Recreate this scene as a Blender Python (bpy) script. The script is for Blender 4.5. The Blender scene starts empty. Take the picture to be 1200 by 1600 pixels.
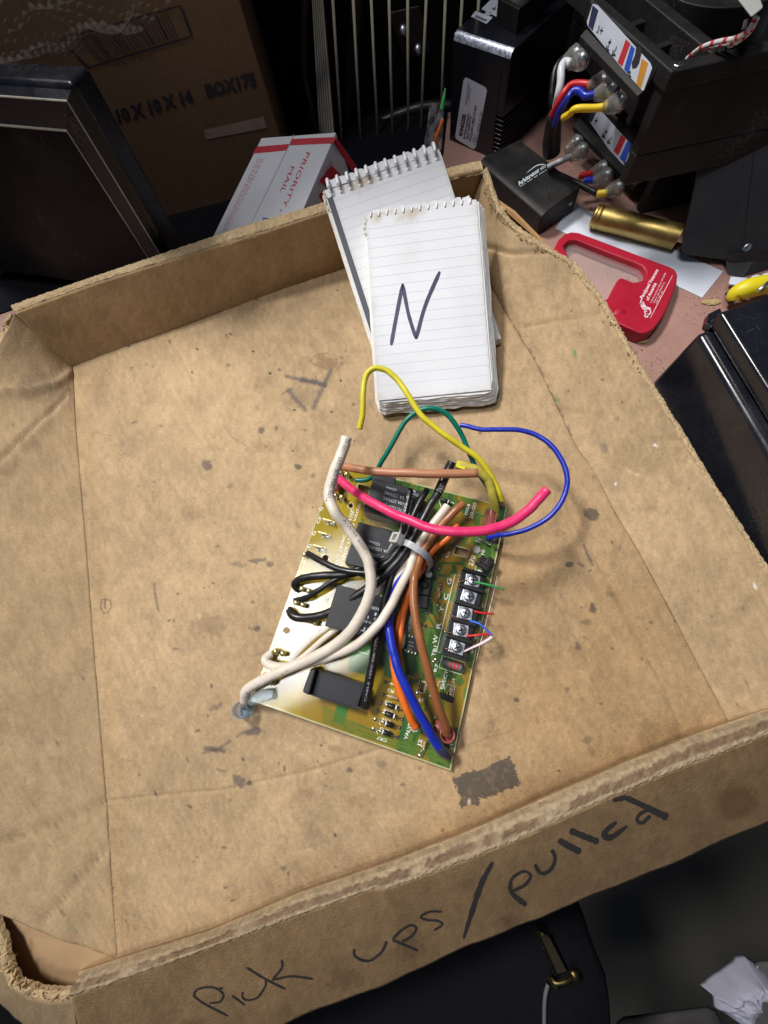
import bpy, bmesh, math, random
import numpy as np
from mathutils import Vector, Matrix
from mathutils.bvhtree import BVHTree
random.seed(3)
S = bpy.context.scene
COL = S.collection
MM = 0.001

# ------------------------------------------------------------------ camera (all lengths below are millimetres)
F = 600.0; H = 245.0
_D = np.array([.119, .308, .944]); _D /= np.linalg.norm(_D)
_X = np.array([1., 0, 0]) - _D[0]*_D; _X /= np.linalg.norm(_X)
_Z = -_D; _Y = np.cross(_Z, _X)
RC = np.array([_X, _Y, _Z])                       # camera (x right, y down, z forward) -> world
CAMP = np.array([0., 0., H])
cam_d = bpy.data.cameras.new('camera'); cam = bpy.data.objects.new('camera', cam_d); COL.objects.link(cam)
cam_d.sensor_fit = 'VERTICAL'; cam_d.sensor_height = 36.0; cam_d.lens = F/1600*36
cam_d.clip_start = .005; cam_d.clip_end = 50
m = Matrix.Identity(4)
cx, cy, cz = RC[:, 0], -RC[:, 1], -RC[:, 2]
for i in range(3):
    m[i][0], m[i][1], m[i][2], m[i][3] = cx[i], cy[i], cz[i], CAMP[i]*MM
cam.matrix_world = m
S.camera = cam
# ceiling panel mirrored in the board: distance, size (mm), watts, roll, spread (deg); second shop light behind left
LDIST, LSX, LSY, LPOW, LROLL, LSPREAD = 2200., 800., 270., 1.75, 0.35+math.pi/2, 56
LAIM = (-50, 130, 0)
KDIR, KDIST, KSX, KSY, KPOW, KSPREAD = (-.40, .36, .84), 2000., 420., 260., 2.85, 42

# ------------------------------------------------------------------ light
w = bpy.data.worlds.new('World'); S.world = w; w.use_nodes = True
bg = w.node_tree.nodes['Background']; bg.inputs[0].default_value = (.62, .72, 1, 1); bg.inputs[1].default_value = .09
S.view_settings.view_transform = 'Standard'; S.view_settings.look = 'None'
S.view_settings.exposure = 0; S.view_settings.gamma = 1
S.view_settings.use_curve_mapping = False
def area_light(name, pos, target, sx, sy, power, color, roll=0, spread=180):
    l = bpy.data.lights.new(name, 'AREA'); l.shape = 'RECTANGLE'; l.size = sx*MM; l.size_y = sy*MM
    l.energy = power; l.color = color; l.spread = math.radians(spread)
    o = bpy.data.objects.new(name, l); COL.objects.link(o)
    d = Vector(np.array(target, float)-np.array(pos, float)).normalized()
    q = d.to_track_quat('-Z', 'Y')
    o.rotation_mode = 'QUATERNION'; o.rotation_quaternion = q @ Matrix.Rotation(roll, 4, 'Z').to_quaternion()
    o.location = Vector(pos)*MM
    return o

# ------------------------------------------------------------------ picture <-> place
def ray(px, py):
    d = RC @ np.array([px-600., py-800., F]); return d
def P(px, py, z=0.):
    d = ray(px, py); t = (z-H)/d[2]; return CAMP+d*t
def PY(px, py, y):
    d = ray(px, py); return CAMP+d*(y/d[1])
def proj(p):
    p = np.asarray(p, float)-CAMP
    c = p @ RC
    return np.stack([600+F*c[..., 0]/c[..., 2], 800+F*c[..., 1]/c[..., 2]], -1)
class Plane:
    def __init__(s, o, n): s.o = np.array(o, float); s.n = np.array(n, float)/np.linalg.norm(n)
    def at(s, px, py, h=0.):
        d = ray(px, py); t = ((s.o+s.n*h-CAMP) @ s.n)/(d @ s.n); return CAMP+d*t
    def normal(s, px, py): return s.n
def plane3(a, b, c):
    n = np.cross(np.array(b)-a, np.array(c)-a)
    if n @ (CAMP-np.array(a)) < 0: n = -n
    return Plane(a, n)
class Surf:
    """mesh in world millimetres one can lay marks on"""
    def __init__(s, V, Fc, fallback=None):
        s.b = BVHTree.FromPolygons([Vector(v) for v in V], Fc); s.f = fallback
    def at(s, px, py, h=0.):
        d = Vector(ray(px, py)).normalized(); loc, n, i, dist = s.b.ray_cast(Vector(CAMP), d)
        if loc is None:
            return s.f.at(px, py, h)
        if n.dot(d) > 0: n = -n
        return np.array(loc+n*h)

# ------------------------------------------------------------------ objects
class T:
    """a top-level thing: an Empty at its base; verts given in world mm are stored relative to it"""
    def __init__(s, name, label, cat, loc=(0, 0, 0), group=None, R=None, kind=None):
        o = bpy.data.objects.new(name, None); COL.objects.link(o)
        M = Matrix.Identity(4)
        if R is not None:
            for i in range(3):
                for j in range(3): M[i][j] = float(R[i][j])
        for i in range(3): M[i][3] = float(loc[i])*MM
        o.matrix_world = M; o.empty_display_size = .01
        s.o = o; s.M = M; s.inv = np.array(M.inverted())
        o['label'] = label; o['category'] = cat
        if group: o['group'] = group
        if kind: o['kind'] = kind
def mk(name, V, Fc, mat, parent=None, smooth=False, label=None, col=None, sub=None):
    """parent: T, or (object, T) for a sub-part"""
    V = np.asarray(V, float).reshape(-1, 3)*MM
    t = None; po = None
    if isinstance(parent, T): t = parent; po = parent.o
    elif parent is not None: po, t = parent
    if t is not None:
        V = V @ t.inv[:3, :3].T + t.inv[:3, 3]
    me = bpy.data.meshes.new(name); me.from_pydata(V.tolist(), [], [list(map(int, f)) for f in Fc]); 
    if mat: me.materials.append(mat)
    if smooth is True: me.polygons.foreach_set('use_smooth', [True]*len(me.polygons))
    if col is not None:
        ca = me.color_attributes.new('Col', 'FLOAT_COLOR', 'POINT')
        c4 = np.ones((len(V), 4)); c4[:, :3] = col; ca.data.foreach_set('color', c4.ravel())
    me.update()
    o = bpy.data.objects.new(name, me); COL.objects.link(o)
    if po is not None: o.parent = po
    if label: o['label'] = label
    return o
def fixn(o):
    bm = bmesh.new(); bm.from_mesh(o.data); bmesh.ops.recalc_face_normals(bm, faces=bm.faces); bm.to_mesh(o.data); bm.free(); return o
def bevel(o, w, seg=2, ang=35):
    fixn(o)
    md = o.modifiers.new('bevel', 'BEVEL'); md.width = w*MM; md.segments = seg; md.limit_method = 'ANGLE'; md.angle_limit = math.radians(ang)
    md.harden_normals = False
    o.data.polygons.foreach_set('use_smooth', [True]*len(o.data.polygons))
    wn = o.modifiers.new('wn', 'WEIGHTED_NORMAL'); wn.keep_sharp = True
    return o
def solid(o, t, off=-1):
    md = o.modifiers.new('solid', 'SOLIDIFY'); md.thickness = t*MM; md.offset = off; return o
def tag(o, label, cat, group=None, kind=None):
    o['label'] = label; o['category'] = cat
    if group: o['group'] = group
    if kind: o['kind'] = kind
    return o
HF = [(0, 1, 2, 3), (7, 6, 5, 4), (0, 4, 5, 1), (1, 5, 6, 2), (2, 6, 7, 3), (3, 7, 4, 0)]
def hexa(name, top, bot, mat, parent, bw=.6, seg=2, **k):
    o = mk(name, list(top)+list(bot), HF, mat, parent, **k)
    return bevel(o, bw, seg) if bw else fixn(o)
def prism(name, poly, vec, mat, parent, bw=0, seg=2, **k):
    n = len(poly); poly = [np.array(p, float) for p in poly]; v = np.array(vec, float)
    V = poly+[p+v for p in poly]
    Fc = [tuple(range(n)), tuple(range(2*n-1, n-1, -1))]+[(i, (i+1) % n, n+(i+1) % n, n+i) for i in range(n)]
    o = mk(name, V, Fc, mat, parent, **k)
    return bevel(o, bw, seg) if bw else fixn(o)
def catmull(pts, sub=8):
    p = np.array(pts, float); n = len(p)
    if n < 3: return np.array([p[0]+(p[-1]-p[0])*t for t in np.linspace(0, 1, sub+1)])
    q = np.vstack([2*p[0]-p[1], p, 2*p[-1]-p[-2]]); out = []
    for i in range(n-1):
        a, b, c, d = q[i:i+4]
        for t in np.arange(sub)/sub:
            out.append(.5*((2*b)+(-a+c)*t+(2*a-5*b+4*c-d)*t*t+(-a+3*b-3*c+d)*t**3))
    out.append(p[-1]); return np.array(out)
def tube_geo(path, r, seg=14, cap=True):
    path = np.array(path, float); n = len(path)
    r = np.full(n, r) if np.isscalar(r) else np.interp(np.linspace(0, 1, n), np.linspace(0, 1, len(r)), r)
    tg = np.gradient(path, axis=0); tg /= np.linalg.norm(tg, axis=1)[:, None]+1e-12
    up = np.array([0, 0, 1.]); u = np.cross(up, tg[0]); 
    if np.linalg.norm(u) < .05: u = np.cross([1, 0, 0], tg[0])
    u /= np.linalg.norm(u); V = []
    for i in range(n):
        u = u-(u @ tg[i])*tg[i]; u /= np.linalg.norm(u); v = np.cross(tg[i], u)
        for k in range(seg):
            a = 2*math.pi*k/seg; V.append(path[i]+r[i]*(u*math.cos(a)+v*math.sin(a)))
    Fc = []
    for i in range(n-1):
        for k in range(seg):
            a = i*seg+k; b = i*seg+(k+1) % seg; Fc.append((a, b, b+seg, a+seg))
    if cap: Fc += [tuple(range(seg-1, -1, -1)), tuple(range((n-1)*seg, n*seg))]
    return V, Fc
def tube(name, path, r, mat, parent, seg=14, sub=8, **k):
    pth = catmull(path, sub) if sub else np.array(path)
    V, Fc = tube_geo(pth, r, seg)
    o = mk(name, V, Fc, mat, parent, smooth=True, **k)
    sh = np.array([len(p.vertices) == 4 for p in o.data.polygons]); o.data.polygons.foreach_set('use_smooth', sh)
    return o
def joined(*gs):
    V = []; Fc = []
    for v, f in gs:
        n = len(V); V += [np.array(x) for x in v]; Fc += [tuple(i+n for i in q) for q in f]
    return V, Fc
def box_geo(c, ux, uy, uz, sx, sy, sz):
    c = np.array(c, float); ux = np.array(ux); uy = np.array(uy); uz = np.array(uz)
    t = [c+ux*a*sx/2+uy*b*sy/2+uz*sz/2 for a, b in ((-1, -1), (1, -1), (1, 1), (-1, 1))]
    bt = [p-uz*sz for p in t]
    return t+bt, [tuple(f) for f in HF]
def cyl_geo(c, ax, r, h, seg=24, r2=None):
    ax = np.array(ax, float)/np.linalg.norm(ax); u = np.cross(ax, [1, 0, 0.1]); u /= np.linalg.norm(u); v = np.cross(ax, u)
    V = []
    for z, rr in ((0, r), (h, r if r2 is None else r2)):
        for k in range(seg):
            a = 2*math.pi*k/seg; V.append(np.array(c)+ax*z+rr*(u*math.cos(a)+v*math.sin(a)))
    Fc = [(k, (k+1) % seg, seg+(k+1) % seg, seg+k) for k in range(seg)]+[tuple(range(seg-1, -1, -1)), tuple(range(seg, 2*seg))]
    return V, Fc
def lathe_geo(c, ax, prof, seg=28):
    ax = np.array(ax, float)/np.linalg.norm(ax); u = np.cross(ax, [.3, 0.9, 0.1]); u /= np.linalg.norm(u); v = np.cross(ax, u)
    V = []; n = len(prof)
    for r, z in prof:
        for k in range(seg):
            a = 2*math.pi*k/seg; V.append(np.array(c)+ax*z+r*(u*math.cos(a)+v*math.sin(a)))
    Fc = []
    for i in range(n-1):
        for k in range(seg): Fc.append((i*seg+k, i*seg+(k+1) % seg, (i+1)*seg+(k+1) % seg, (i+1)*seg+k))
    Fc += [tuple(range(seg-1, -1, -1)), tuple(range((n-1)*seg, n*seg))]
    return V, Fc
# ---- marks laid on a surface
def decal(name, polys, surf, mat, parent, h=.06, **k):
    V = []; Fc = []
    for pl in polys:
        n = len(V); V += [surf.at(x, y, h) for x, y in pl]; Fc.append(tuple(range(n, n+len(pl))))
    return mk(name, V, Fc, mat, parent, **k)
def strokes(name, lines, wpx, surf, mat, parent, h=.06, sub=6, wob=0., **k):
    V = []; Fc = []
    for ln in lines:
        ww = wpx
        if isinstance(ln, tuple) and not isinstance(ln[0], (tuple, list)) : pass
        if isinstance(ln, dict): ww = ln['w']; ln = ln['p']
        c = catmull([(x, y, 0) for x, y in ln], sub if len(ln) > 2 else 6)[:, :2]
        tg = np.gradient(c, axis=0); tg /= np.linalg.norm(tg, axis=1)[:, None]+1e-9; nr = np.stack([-tg[:, 1], tg[:, 0]], 1)
        n0 = len(V); m_ = len(c)
        wv = np.full(m_, ww, float) if np.isscalar(ww) else np.interp(np.linspace(0, 1, m_), np.linspace(0, 1, len(ww)), ww)
        # rounded ends
        for i in range(m_):
            e = min(i, m_-1-i); wi = wv[i]*(1+wob*(random.random()-.5))
            if e == 0: wi *= .55
            a = c[i]+nr[i]*wi/2; b = c[i]-nr[i]*wi/2
            V.append(surf.at(a[0], a[1], h)); V.append(surf.at(b[0], b[1], h))
        Fc += [(n0+2*i, n0+2*i+1, n0+2*i+3, n0+2*i+2) for i in range(m_-1)]
    return mk(name, V, Fc, mat, parent, **k)
_fc = {}
def glyphs(s, bold=0.0, res=2):
    key = (s, bold)
    if key in _fc: return _fc[key]
    cu = bpy.data.curves.new('t', 'FONT'); cu.body = s; cu.resolution_u = res; cu.offset = bold
    o = bpy.data.objects.new('t', cu); COL.objects.link(o)
    dg = bpy.context.evaluated_depsgraph_get(); dg.update()
    me = bpy.data.meshes.new_from_object(o.evaluated_get(dg))
    V = np.zeros(len(me.vertices)*3); me.vertices.foreach_get('co', V); V = V.reshape(-1, 3)[:, :2]
    Fc = [tuple(p.vertices) for p in me.polygons]
    bpy.data.objects.remove(o); bpy.data.curves.remove(cu); bpy.data.meshes.remove(me)
    if len(V): V = V-[V[:, 0].min(), 0]; W_ = V[:, 0].max()
    else: W_ = 1
    _fc[key] = (V, Fc, W_); return _fc[key]
def text_px(s, a, b, hpx, surf, h=.06, bold=0., up=None):
    """glyph geometry with its baseline running from picture point a to b on the surface, capitals hpx high"""
    V, Fc, W_ = glyphs(s, bold); a = np.array(a, float); b = np.array(b, float); d = b-a; L = np.linalg.norm(d)
    u = np.array([d[1], -d[0]])/L if up is None else np.array(up, float)/np.linalg.norm(up)
    out = []
    for x, y in V:
        q = a+d*(x/W_)+u*(y/.73*hpx); out.append(surf.at(q[0], q[1], h))
    return out, Fc
def texts(name, items, surf, mat, parent, h=.06, **k):
    g = [text_px(*it[:4], surf, h, *(it[4:])) for it in items]
    V, Fc = joined(*g); return mk(name, V, Fc, mat, parent, **k)
def hash2(i, j, s):
    n = (i*374761393+j*668265263+s*1442695041) & 0xffffffff
    n = ((n ^ (n >> 13))*1274126177) & 0xffffffff
    return ((n ^ (n >> 16)) & 0xffff)/65535.
def vn(x, y, s=0):
    x = np.asarray(x, float); y = np.asarray(y, float)
    xi = np.floor(x).astype(np.int64); yi = np.floor(y).astype(np.int64); fx = x-xi; fy = y-yi
    fx = fx*fx*(3-2*fx); fy = fy*fy*(3-2*fy)
    return (hash2(xi, yi, s)*(1-fx)+hash2(xi+1, yi, s)*fx)*(1-fy)+(hash2(xi, yi+1, s)*(1-fx)+hash2(xi+1, yi+1, s)*fx)*fy
def fbm(x, y, s=0, o=4):
    a = 0; t = 0
    for k in range(o): a = a+vn(x*2**k, y*2**k, s+k)*.5**k; t += .5**k
    return a/t
def dseg(p, pts):
    p = np.asarray(p); best = np.full(len(p), 1e9)
    for a, b in zip(pts[:-1], pts[1:]):
        a = np.array(a, float); b = np.array(b, float); d = b-a
        t = np.clip(((p-a) @ d)/(d @ d), 0, 1); best = np.minimum(best, np.hypot(*(p-a-t[:, None]*d).T))
    return best
def inpoly(p, poly):
    x, y = p[:, 0], p[:, 1]; r = np.zeros(len(p), bool); n = len(poly)
    for i in range(n):
        x1, y1 = poly[i]; x2, y2 = poly[(i+1) % n]
        if y1 == y2: continue
        c = ((y1 > y) != (y2 > y)) & (x < (x2-x1)*(y-y1)/(y2-y1)+x1); r ^= c
    return r
def resample(pts, n):
    p = np.array(pts, float); L = np.r_[0, np.cumsum(np.linalg.norm(np.diff(p, axis=0), axis=1))]
    t = np.linspace(0, L[-1], n); return np.stack([np.interp(t, L, p[:, i]) for i in range(p.shape[1])], 1)
def resample2(A, B, n):
    A = np.array(A, float); B = np.array(B, float); L = np.r_[0, np.cumsum(np.linalg.norm(np.diff(A, axis=0), axis=1))]
    t = np.linspace(0, L[-1], n)
    return [np.stack([np.interp(t, L, Q[:, i]) for i in range(3)], 1) for Q in (A, B)]
def grid_faces(nu, nv):
    i, j = np.meshgrid(np.arange(nu-1), np.arange(nv-1), indexing='ij'); a = (i*nv+j).ravel()
    return np.stack([a, a+nv, a+nv+1, a+1], 1)

# ------------------------------------------------------------------ materials
def mat(name, c, rough=.5, metal=0., noise=0., nscale=60., bump=0., bscale=300., coat=0., trans=0., ior=1.45, alpha=1., dust=0., dustc=(.25, .21, .16), spec=.5, attr=False, subsurf=0., dscale=35., speck=0., speckc=(.22, .21, .19)):
    m_ = bpy.data.materials.new(name); m_.use_nodes = True; nt = m_.node_tree; N = nt.nodes; L = nt.links
    b = N['Principled BSDF']; b.inputs['Base Color'].default_value = (*c, 1); b.inputs['Roughness'].default_value = rough
    b.inputs['Metallic'].default_value = metal; b.inputs['Coat Weight'].default_value = coat; b.inputs['Coat Roughness'].default_value = .08
    b.inputs['Transmission Weight'].default_value = trans; b.inputs['IOR'].default_value = ior; b.inputs['Alpha'].default_value = alpha
    b.inputs['Specular IOR Level'].default_value = spec
    if subsurf: b.inputs['Subsurface Weight'].default_value = subsurf; b.inputs['Subsurface Scale'].default_value = .002
    tc = N.new('ShaderNodeTexCoord'); src = None
    if attr:
        at = N.new('ShaderNodeVertexColor'); at.layer_name = 'Col'; src = at.outputs[0]
    def mix(f, a, bcol):
        mx = N.new('ShaderNodeMix'); mx.data_type = 'RGBA'; L.new(f, mx.inputs[0])
        if hasattr(a, 'links'): L.new(a, mx.inputs[6])
        else: mx.inputs[6].default_value = (*a, 1)
        if hasattr(bcol, 'links'): L.new(bcol, mx.inputs[7])
        else: mx.inputs[7].default_value = (*bcol, 1)
        return mx.outputs[2]
    if noise:
        nz = N.new('ShaderNodeTexNoise'); nz.inputs['Scale'].default_value = nscale; nz.inputs['Detail'].default_value = 8; nz.inputs['Roughness'].default_value = .65
        L.new(tc.outputs['Object'], nz.inputs['Vector'])
        mr = N.new('ShaderNodeMapRange'); mr.inputs[1].default_value = .3; mr.inputs[2].default_value = .7; mr.inputs[3].default_value = 1-noise; mr.inputs[4].default_value = 1+noise*.6
        L.new(nz.outputs[0], mr.inputs[0])
        vm = N.new('ShaderNodeVectorMath'); vm.operation = 'SCALE'
        if src is not None: L.new(src, vm.inputs[0])
        else: vm.inputs[0].default_value = c
        L.new(mr.outputs[0], vm.inputs['Scale']); src = vm.outputs[0]
        mr2 = N.new('ShaderNodeMapRange'); mr2.inputs[1].default_value = .3; mr2.inputs[2].default_value = .7; mr2.inputs[3].default_value = max(rough-.08, .02); mr2.inputs[4].default_value = min(1, rough+.1)
        L.new(nz.outputs[0], mr2.inputs[0]); L.new(mr2.outputs[0], b.inputs['Roughness'])
    if dust:
        nd = N.new('ShaderNodeTexNoise'); nd.inputs['Scale'].default_value = dscale; nd.inputs['Detail'].default_value = 10; nd.inputs['Roughness'].default_value = .75
        L.new(tc.outputs['Object'], nd.inputs['Vector'])
        mr = N.new('ShaderNodeMapRange'); mr.inputs[1].default_value = .42; mr.inputs[2].default_value = .72; mr.inputs[3].default_value = 0; mr.inputs[4].default_value = dust
        L.new(nd.outputs[0], mr.inputs[0]); src = mix(mr.outputs[0], src if src is not None else c, dustc)
    if speck:
        ns = N.new('ShaderNodeTexNoise'); ns.inputs['Scale'].default_value = 1100; ns.inputs['Detail'].default_value = 3; L.new(tc.outputs['Object'], ns.inputs['Vector'])
        nl = N.new('ShaderNodeTexNoise'); nl.inputs['Scale'].default_value = 25; nl.inputs['Detail'].default_value = 4; L.new(tc.outputs['Object'], nl.inputs['Vector'])
        ad = N.new('ShaderNodeMath'); ad.operation = 'ADD'; L.new(ns.outputs[0], ad.inputs[0]); L.new(nl.outputs[0], ad.inputs[1])
        ms = N.new('ShaderNodeMapRange'); ms.inputs[1].default_value = 1.16; ms.inputs[2].default_value = 1.32; ms.inputs[3].default_value = 0; ms.inputs[4].default_value = speck; L.new(ad.outputs[0], ms.inputs[0])
        src = mix(ms.outputs[0], src if src is not None else c, speckc)
    if src is not None: L.new(src, b.inputs['Base Color'])
    if bump:
        nb = N.new('ShaderNodeTexNoise'); nb.inputs['Scale'].default_value = bscale; nb.inputs['Detail'].default_value = 6
        L.new(tc.outputs['Object'], nb.inputs['Vector']); bp = N.new('ShaderNodeBump'); bp.inputs['Strength'].default_value = bump; bp.inputs['Distance'].default_value = .0006
        L.new(nb.outputs[0], bp.inputs['Height']); L.new(bp.outputs[0], b.inputs['Normal'])
    return m_
KR = np.array([.435, .308, .178])
M = {}
M['kraft'] = mat('cardboard', KR, .85, attr=True, noise=.16, nscale=520, bump=.5, bscale=1000, spec=.25)
M['kraftdark'] = mat('carton board', (.20, .12, .065), .8, noise=.12, nscale=150, bump=.2, bscale=500, spec=.3, dust=.3, dustc=(.2, .13, .08), dscale=9)  # base colour darkened to carry the shade lying on the carton
M['marker'] = mat('marker ink', (.05, .044, .042), .6, noise=.45, nscale=900)
M['pen'] = mat('blue black pen ink', (.045, .04, .10), .5, noise=.35, nscale=500)
M['paper'] = mat('notepad paper', (.70, .71, .74), .75, noise=.04, nscale=40, bump=.08, bscale=60, spec=.3)
M['paperedge'] = mat('notepad paper edges', (.72, .70, .64), .85, noise=.25, nscale=300, spec=.2, dust=.4, dustc=(.45, .36, .24), dscale=120)
M['rule'] = mat('ruled line ink', (.46, .56, .70), .8)
M['blackpl'] = mat('black plastic', (.012, .012, .014), .38, noise=.3, nscale=90, bump=.12, bscale=700, dust=.12, dustc=(.10, .085, .06))
M['blackdust'] = mat('dusty black plastic', (.012, .012, .013), .5, noise=.3, nscale=60, bump=.15, bscale=900, dust=.22, dustc=(.055, .05, .042), dscale=34, spec=.35, speck=.28)
M['blackmetal'] = mat('black anodised metal', (.010, .011, .018), .3, metal=.0, noise=.25, nscale=80, coat=.35, bump=.06, bscale=900, dust=.1, dustc=(.08, .07, .06))
M['label'] = mat('label paper', (.62, .66, .76), .5, noise=.08, nscale=60)
M['ink'] = mat('print ink', (.03, .03, .04), .6)
M['white'] = mat('white insulation', (.70, .64, .56), .38, noise=.10, nscale=55, dust=.35, dustc=(.42, .33, .22), dscale=70, subsurf=.05)
M['wprint'] = mat('grey wire print', (.22, .20, .19), .6)
M['wprint_l'] = mat('white wire print', (.38, .38, .40), .5)
M['bwire'] = mat('black insulation', (.014, .014, .016), .33, noise=.3, nscale=90)
M['pink'] = mat('pink insulation', (.78, .025, .16), .36, noise=.10, nscale=60, dust=.4, dustc=(.42, .10, .13), dscale=120, bump=.2, bscale=500)
M['brown'] = mat('brown insulation', (.30, .11, .04), .35, noise=.15, nscale=90, bump=.2, bscale=350)
M['brown2'] = mat('pale brown insulation', (.42, .19, .10), .38, noise=.1, nscale=60)
M['orange'] = mat('orange insulation', (.80, .16, .02), .38, noise=.14, nscale=90, bump=.2, bscale=350)
M['blue'] = mat('blue insulation', (.012, .03, .40), .32, noise=.15, nscale=90, bump=.2, bscale=350)
M['yellow'] = mat('yellow insulation', (.70, .62, .03), .38, noise=.12, nscale=90, bump=.2, bscale=350, dust=.2, dustc=(.3, .25, .05), dscale=90)
M['yellow2'] = mat('dull yellow insulation', (.46, .40, .06), .42, noise=.15, bump=.2, bscale=300)
M['green'] = mat('green insulation', (.0, .17, .12), .36, noise=.12, nscale=90, bump=.2, bscale=350)
M['green2'] = mat('light green insulation', (.05, .36, .10), .4)
M['red'] = mat('red insulation', (.60, .02, .025), .4)
M['pinkwhite'] = mat('pale pink insulation', (.75, .60, .62), .4)
M['bluel'] = mat('light blue insulation', (.03, .14, .62), .4)
M['copper'] = mat('copper strand', (.8, .35, .2), .3, metal=1)
M['tin'] = mat('tinned metal', (.62, .60, .55), .28, metal=1, noise=.2, nscale=400, bump=.2, bscale=900)
M['gold'] = mat('dull plated tab', (.46, .40, .22), .35, metal=.9, noise=.2, nscale=400)
M['zinc'] = mat('zinc plated screw', (.72, .76, .84), .36, metal=1, noise=.25, nscale=500, bump=.06, bscale=900)
M['silk'] = mat('white silkscreen ink', (.78, .80, .74), .6)
M['relay'] = mat('relay case', (.018, .02, .026), .36, spec=.35, noise=.3, nscale=200, bump=.25, bscale=1800)
M['comp'] = mat('component black', (.014, .014, .015), .4, noise=.2, nscale=200)
M['tie'] = mat('nylon cable tie', (.60, .60, .56), .4, trans=.25, noise=.05, subsurf=.2)
M['tie2'] = mat('nylon cable tie strap', (.42, .44, .48), .35, trans=.35)
M['redins'] = mat('translucent red sleeve', (.50, .14, .12), .22, trans=.45, noise=.1)
M['blueins'] = mat('translucent blue sleeve', (.45, .65, .88), .15, trans=.6, alpha=.55, ior=1.2, noise=.1, bump=.3, bscale=300)
M['clear'] = mat('clear vinyl cap', (.5, .5, .46), .12, trans=.6, alpha=.6, ior=1.3, bump=.2, bscale=200)
M['desk'] = mat('mauve desk laminate', (.42, .235, .20), .55, noise=.08, nscale=30, bump=.05, bscale=400, dust=.55, dustc=(.17, .13, .09), dscale=22)
M['floorm'] = mat('dim grey floor', (.055, .052, .042), .7, noise=.15, nscale=3)
M['wall'] = mat('dark wall', (.02, .018, .017), .8, noise=.3, nscale=5)
M['brass'] = mat('brushed brass', (.46, .34, .12), .42, metal=1, noise=.12, nscale=90, bump=.12, bscale=600)
M['redpl'] = mat('red plastic', (.42, .012, .035), .42, noise=.06, nscale=60, bump=.08, bscale=900)
M['lens'] = mat('magnifier lens', (.8, .72, .72), .05, alpha=.12)
M['whitepl'] = mat('white paper card', (.66, .71, .82), .6, noise=.04)
M['mailw'] = mat('white mailer board', (.66, .68, .74), .55, noise=.06, nscale=30, bump=.05)
M['mailr'] = mat('red mailer print', (.52, .03, .05), .55, noise=.08)
M['mailp'] = mat('pale red print', (.60, .22, .24), .6)
M['mailb'] = mat('blue mailer print', (.03, .06, .42), .55)
M['glass'] = mat('dusty black screen', (.004, .005, .006), .3, noise=.3, nscale=30, dust=.6, dustc=(.03, .033, .035), dscale=14, spec=.12, speck=.35)
M['bezel'] = mat('dark glossy bezel', (.009, .011, .017), .26, spec=.25, noise=.3, nscale=50, dust=.3, dustc=(.05, .05, .06), dscale=30, speck=.5)
M['edgeglint'] = mat('pale bezel edge highlight', (.42, .41, .36), .4, noise=.3, nscale=80)
M['rack'] = mat('coated rack wire', (.66, .61, .46), .45, noise=.15, nscale=80)
M['bubble'] = mat('bubble wrap film', (.12, .115, .11), .12, trans=.3, ior=1.3, alpha=.22)
M['bag'] = mat('black bag cloth', (.004, .004, .007), .9, noise=.4, nscale=200, bump=.3, bscale=500, spec=.2)
M['zip'] = mat('antique brass zip', (.16, .125, .05), .4, metal=1, noise=.3, nscale=300)
M['tissue'] = mat('crumpled tissue', (.42, .42, .52), .7, noise=.06, nscale=50, subsurf=.2)
M['lred'] = mat('label red', (.55, .04, .05), .5); M['lblue'] = mat('label blue', (.03, .10, .50), .5); M['lor'] = mat('label orange', (.62, .28, .04), .5)
M['logo'] = mat('pale logo print', (.55, .62, .68), .5); M['logop'] = mat('pale pink print', (.85, .70, .74), .5)
M['yellowpl'] = mat('yellow plastic', (.78, .66, .02), .4)
# ------------------------------------------------------------------ key light: ceiling panel whose mirror image sits on the board
PB_O = np.array([-105.05, -34.72, 11.31])
def rotv(a):
    a = np.array(a); th = np.linalg.norm(a); k = a/th; K = np.array([[0, -k[2], k[1]], [k[2], 0, -k[0]], [-k[1], k[0], 0]])
    return np.eye(3)+np.sin(th)*K+(1-np.cos(th))*K@K
PB_R = rotv([0.00793, 0.06316, -0.28857]); PB_W, PB_H = 117.2, 154.2
PBP = Plane(PB_O, PB_R[:, 2])
_t = PBP.at(470, 975); _d = _t-CAMP; _d /= np.linalg.norm(_d); _r = _d-2*(_d @ PBP.n)*PBP.n
LP = _t+_r*LDIST
area_light('ceiling_light_panel', LP, np.array(LAIM), LSX, LSY, LPOW, (1, .975, .94), LROLL, LSPREAD)

_k = np.array(KDIR)/np.linalg.norm(KDIR)
area_light('shop_light', np.array(LAIM)+_k*KDIST, LAIM, KSX, KSY, KPOW, (1, .97, .93), .6, KSPREAD)
# ------------------------------------------------------------------ setting
FRA = P(0, 1470, -5); FRB = P(1200, 1060, -5)
dv = (FRB-FRA)/np.linalg.norm(FRB-FRA); back = np.array([-dv[1], dv[0], 0])
dk = [FRA-dv*500, FRB+dv*700, FRB+dv*700+back*1500, FRA-dv*500+back*1500]
DZ = -5.0
desk = prism('desk', [(p[0], p[1], DZ) for p in dk], (0, 0, -28), M['desk'], None, bw=2)
tag(desk, 'mauve pink laminate desk top with dust and grime', 'desk')
def rect(name, x0, x1, y0, y1, z, mt): return mk(name, [(x0, y0, z), (x1, y0, z), (x1, y1, z), (x0, y1, z)], [(0, 1, 2, 3)], mt)
fl = rect('floor', -2500, 2500, -2500, 2500, -620, M['floorm']); fl['kind'] = 'structure'
wl = mk('wall', [(-2500, 1000, -620), (2500, 1000, -620), (2500, 1000, 1500), (-2500, 1000, 1500)], [(0, 1, 2, 3)], M['wall']); wl['kind'] = 'structure'

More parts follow.
